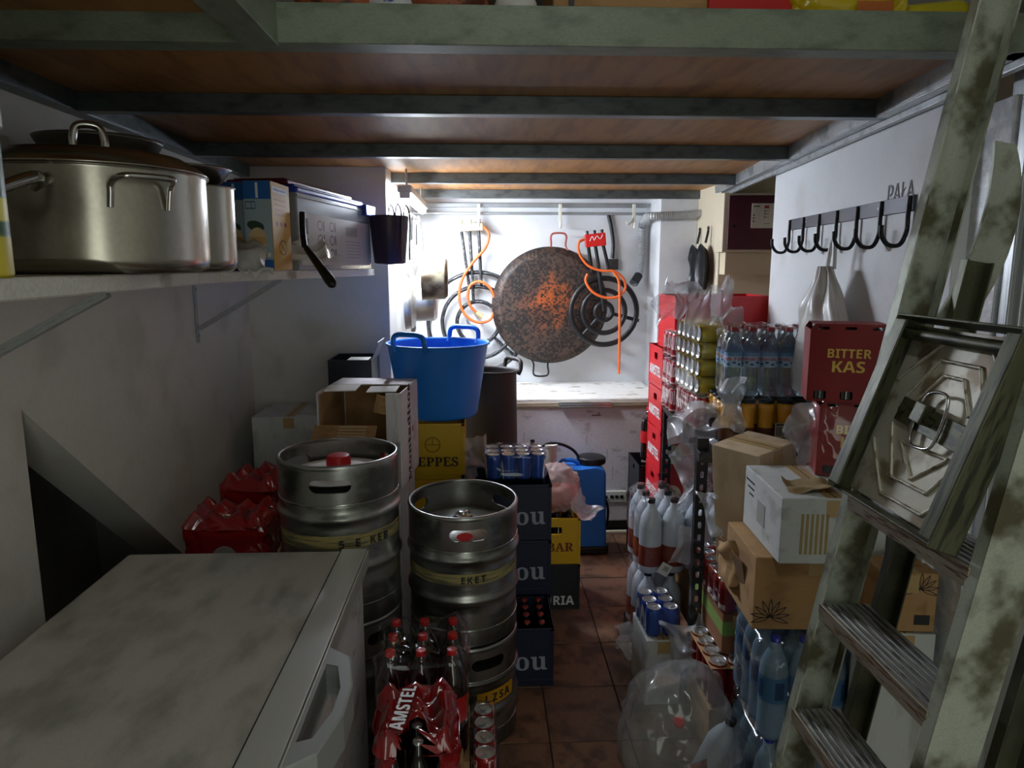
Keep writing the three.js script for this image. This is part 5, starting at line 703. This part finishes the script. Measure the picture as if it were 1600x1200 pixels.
// ------------------------------------------------------------------ folded stepladder leaning on the wall
{
  const t = thing('stepladder', 'paint-stained folding platform stepladder leaning by the white wall', 'ladder', [0, 0, 0]);
  const Zf = 1.34, Zn = 0.98, A = at(1231, 1136, Zf), B = at(1528, 0, Zf);
  const up = B.clone().sub(A); up.z = 0; const s = up.x / up.y; const X = y => A.x + (y - A.y) * s;       // front edge of the stiles at height y
  const tilt = -Math.atan(s), L = 2.62, y0 = 0.01;
  const stile = (Z, dir, m, wd = 0.078) => part(t, 'stile', uvbox(join([box(wd, L, 0.004, 0.001), box(0.004, L, 0.026, 0.001).translate(-wd / 2 + 0.002, 0, dir * 0.012), box(0.004, L, 0.026, 0.001).translate(wd / 2 - 0.002, 0, dir * 0.012)]).translate(wd / 2, L / 2, 0)), m, [X(y0), y0, -Z], [0, 0, tilt]);
  stile(Zf + 0.02, 1, M.ladder); stile(Zn - 0.02, -1, M.ladder, 0.085);
  const rear = (Z) => { part(t, 'rear_leg', uvbox(join([box(0.05, 1.75, 0.004, 0.001).translate(0, 0.875, 0), box(0.004, 1.75, 0.02, 0.001).translate(-0.025, 0.875, 0.01), box(0.004, 1.75, 0.02, 0.001).translate(0.025, 0.875, 0.01)])), M.ladderDark, [X(0.02) + 0.15, 0.012, -Z], [0, 0, tilt + 0.012]); };
  rear(Zf + 0.005); rear(Zn - 0.005);
  part(t, 'spreader_plate', [(() => { const q = new THREE.Shape(); q.moveTo(0, 0); q.quadraticCurveTo(0.06, 0.1, 0.055, 0.22); q.quadraticCurveTo(0.05, 0.3, 0.01, 0.36); q.lineTo(-0.03, 0.36); q.quadraticCurveTo(0.015, 0.2, -0.05, 0.02); q.closePath(); return extrude(q, 0.006, 0.001); })()], M.ladder, [X(1.62) + 0.135, 1.6, -Zf - 0.012], [0, 0, tilt]);
  // treads
  const P1 = at(1268, 948, Zf); const tr = (y) => { const g = [box(0.1, 0.022, Zf - Zn, 0.003)]; for (let i = 0; i < 7; i++) g.push(box(0.006, 0.004, Zf - Zn - 0.01, 0.0015).translate(-0.04 + i * 0.0133, 0.012, 0)); const o = part(t, 'tread', g, M.tread, [X(y) + 0.052, y, -(Zf + Zn) / 2], [0, 0, -0.02]); part(o, 'nosing', box(0.006, 0.034, Zf - Zn, 0.002), mapped(blotch(0x9a8f80, 0x5e4630, { scale: 9, s: 333 }), 0.5, 0.4), [-0.05, -0.004, 0]); };
  for (const k of [-3, -2, -1, 0, 1]) { const y = P1.y - 0.005 + k * 0.235; if (y > 0.1) tr(y); }
  // platform folded up, underside to the aisle
  const TL = at(1420, 507, 1.3), TR = at(1598, 540, 0.99), BL = at(1312, 745, 1.3), BR = at(1455, 880, 0.99);
  const lo = new THREE.Vector3().addVectors(BL, BR).multiplyScalar(0.5), hi = new THREE.Vector3().addVectors(TL, TR).multiplyScalar(0.5), H = hi.distanceTo(lo), W = 0.315, ang = -Math.atan2(hi.x - lo.x, hi.y - lo.y);
  const pl = part(t, 'platform', [box(0.004, H, W, 0.001)], M.ladderPale, lo.clone().lerp(hi, 0.5), [0, 0, ang], 'pale folded-up platform plate');
  pl.position.x += 0.03;
  part(pl, 'platform_frame', [box(0.05, H + 0.02, 0.005, 0.002).translate(-0.022, 0, W / 2), box(0.05, H + 0.02, 0.005, 0.002).translate(-0.022, 0, -W / 2), box(0.005, H, 0.035, 0.002).translate(-0.045, 0, -W / 2 + 0.016), box(0.005, H, 0.03, 0.002).translate(-0.045, 0, W / 2 - 0.014), box(0.05, 0.005, W, 0.002).translate(-0.022, H / 2 + 0.008, 0), box(0.035, 0.005, W, 0.002).translate(-0.015, -H / 2 - 0.008, 0), mv(cyl(0.011, W - 0.01, 14).rotateX(Math.PI / 2), -0.02, H / 2 - 0.02, 0)], M.ladderDark);
  const ridge = (pts) => tube(pts.map(([z, y]) => [-0.003, y, z]), 0.0035, 6, 60);
  const poly = [[[-0.11, 0.02], [-0.05, 0.11], [0.05, 0.11], [0.11, 0.02]], [[-0.07, 0.03], [-0.025, 0.085], [0.025, 0.085], [0.07, 0.03]], [[-0.11, -0.02], [-0.05, -0.11], [0.05, -0.11], [0.11, -0.02]], [[-0.065, -0.045], [0.065, -0.045], [0, -0.1], [-0.065, -0.045]], [[-0.145, -0.06], [-0.06, -0.145], [0.06, -0.145], [0.145, -0.06]], [[-0.145, 0.06], [-0.06, 0.14], [0.06, 0.14], [0.145, 0.06]]];
  part(pl, 'pressed_ridge', poly.flatMap(pp => pp.slice(1).map((q, i) => rod([-0.003, pp[i][1], pp[i][0]], [-0.003, q[1], q[0]], 0.0035, 6))), M.ladderPale);
  part(pl, 'hinge_strap', [box(0.004, 0.045, 0.2, 0.0015), box(0.02, 0.035, 0.03, 0.002).translate(-0.01, 0.01, -0.02), ...[-0.085, 0, 0.085].map(z => cyl(0.007, 0.006, 10).rotateZ(Math.PI / 2).translate(-0.005, 0, z))], M.ladderDark, [-0.008, 0.0, 0], [0.1, 0, 0]);
  part(pl, 'wire_latch', tube([[-0.012, -0.04, -0.03], [-0.014, 0.045, -0.03], [-0.014, 0.05, 0.02], [-0.014, -0.035, 0.03], [-0.012, -0.045, 0.0]], 0.003, 6, 40, true), M.chrome);
}
// ------------------------------------------------------------------ goods at the deck's front edge
{
  const dy = 2.236; const Zd = 1.62;
  const sack = (s, px, r, m, sd) => { const t = thing('snack_sack', s, 'sack', [at(px, 10, Zd).x, dy, -Zd - 0.04], 0, 'sacks on the deck edge'); const g = new THREE.SphereGeometry(r, 28, 20), p = g.attributes.position; for (let i = 0; i < p.count; i++) { const x = p.getX(i), y = p.getY(i), z = p.getZ(i), n = vnoise(x * 20, y * 20, z * 20, sd) - 0.5; p.setXYZ(i, x * (1.2 + n * 0.4), Math.max(-r * 0.75, y * (1 + n * 0.3)), z * (0.8 + n * 0.4)); } g.computeVertexNormals(); part(t, 'sack_body', g, m, [0, r * 0.755, 0]); };
  sack('orange printed sack on the deck edge next to the diagonal beam', 520, 0.07, mapped(blotch(0xa0522c, 0x4a2416, { scale: 8, lo: 0.4, hi: 0.6, s: 401 }), 0.5), 41); sack('white and blue plastic sack between the orange sacks', 610, 0.05, mapped(blotch(0xc6c9cc, 0x1c3c8c, { scale: 4, lo: 0.52, hi: 0.56, s: 403 }), 0.4), 43); sack('rust orange patterned sack beside the white bag', 706, 0.075, mapped(blotch(0x9c5230, 0x5a2a18, { scale: 18, lo: 0.45, hi: 0.55, s: 405 }), 0.5), 45); sack('small white plastic bag beside the cardboard box on deck', 808, 0.045, M.bagWhite, 47);
  const cb = cardbox('cardboard_box', 'brown cardboard box with black strap on the deck edge', [at(990, 10, Zd).x, dy, -Zd - 0.16], 0, 0.34, 0.22, 0.26, M.card); part(cb, 'strap', box(0.012, 0.224, 0.004, 0.001), M.black, [-0.13, 0.11, 0.132]);
  const rb = cardbox('snack_box', 'bright red box with yellow letters on the deck edge', [at(1178, 10, Zd).x, dy, -Zd - 0.11], 0, 0.185, 0.2, 0.18, mat(0xc01c14, 0.45)); part(rb, 'lettering', word('IR', 0.03, 'sb'), M.goldText, [-0.04, 0.03, 0.0905]);
  const yb = thing('oil_bag', 'glossy yellow transparent pack lying on the deck edge', 'pack', [at(1328, 10, Zd).x, dy, -Zd - 0.08]); part(yb, 'pack_body', skin({ w: 0.25, d: 0.16, h: 0.09, bottom: 0.001, amp: 0.02, s: 77, around: 72 }), mat(0xcdb41c, 0.2, 0, { clearcoat: 1 })); part(yb, 'printed_label', new THREE.PlaneGeometry(0.08, 0.04), mat(0xb5642a, 0.5), [0.05, 0.035, 0.093]);
  const yr = thing('folded_tarp', 'rolled yellow plastic sheet poking over the deck edge by the ladder', 'tarp', [at(1475, 10, Zd).x, dy, -Zd - 0.06]); part(yr, 'roll', [mv(lathe([[0.001, 0], [0.026, 0.002], [0.03, 0.03], [0.028, 0.18], [0.022, 0.2], [0.001, 0.2]], 20).rotateZ(-Math.PI / 2), -0.1, 0.035, 0, 0, 0.1, 0.15)], mat(0xc9b81e, 0.4));
}

renderer.render(scene, camera);
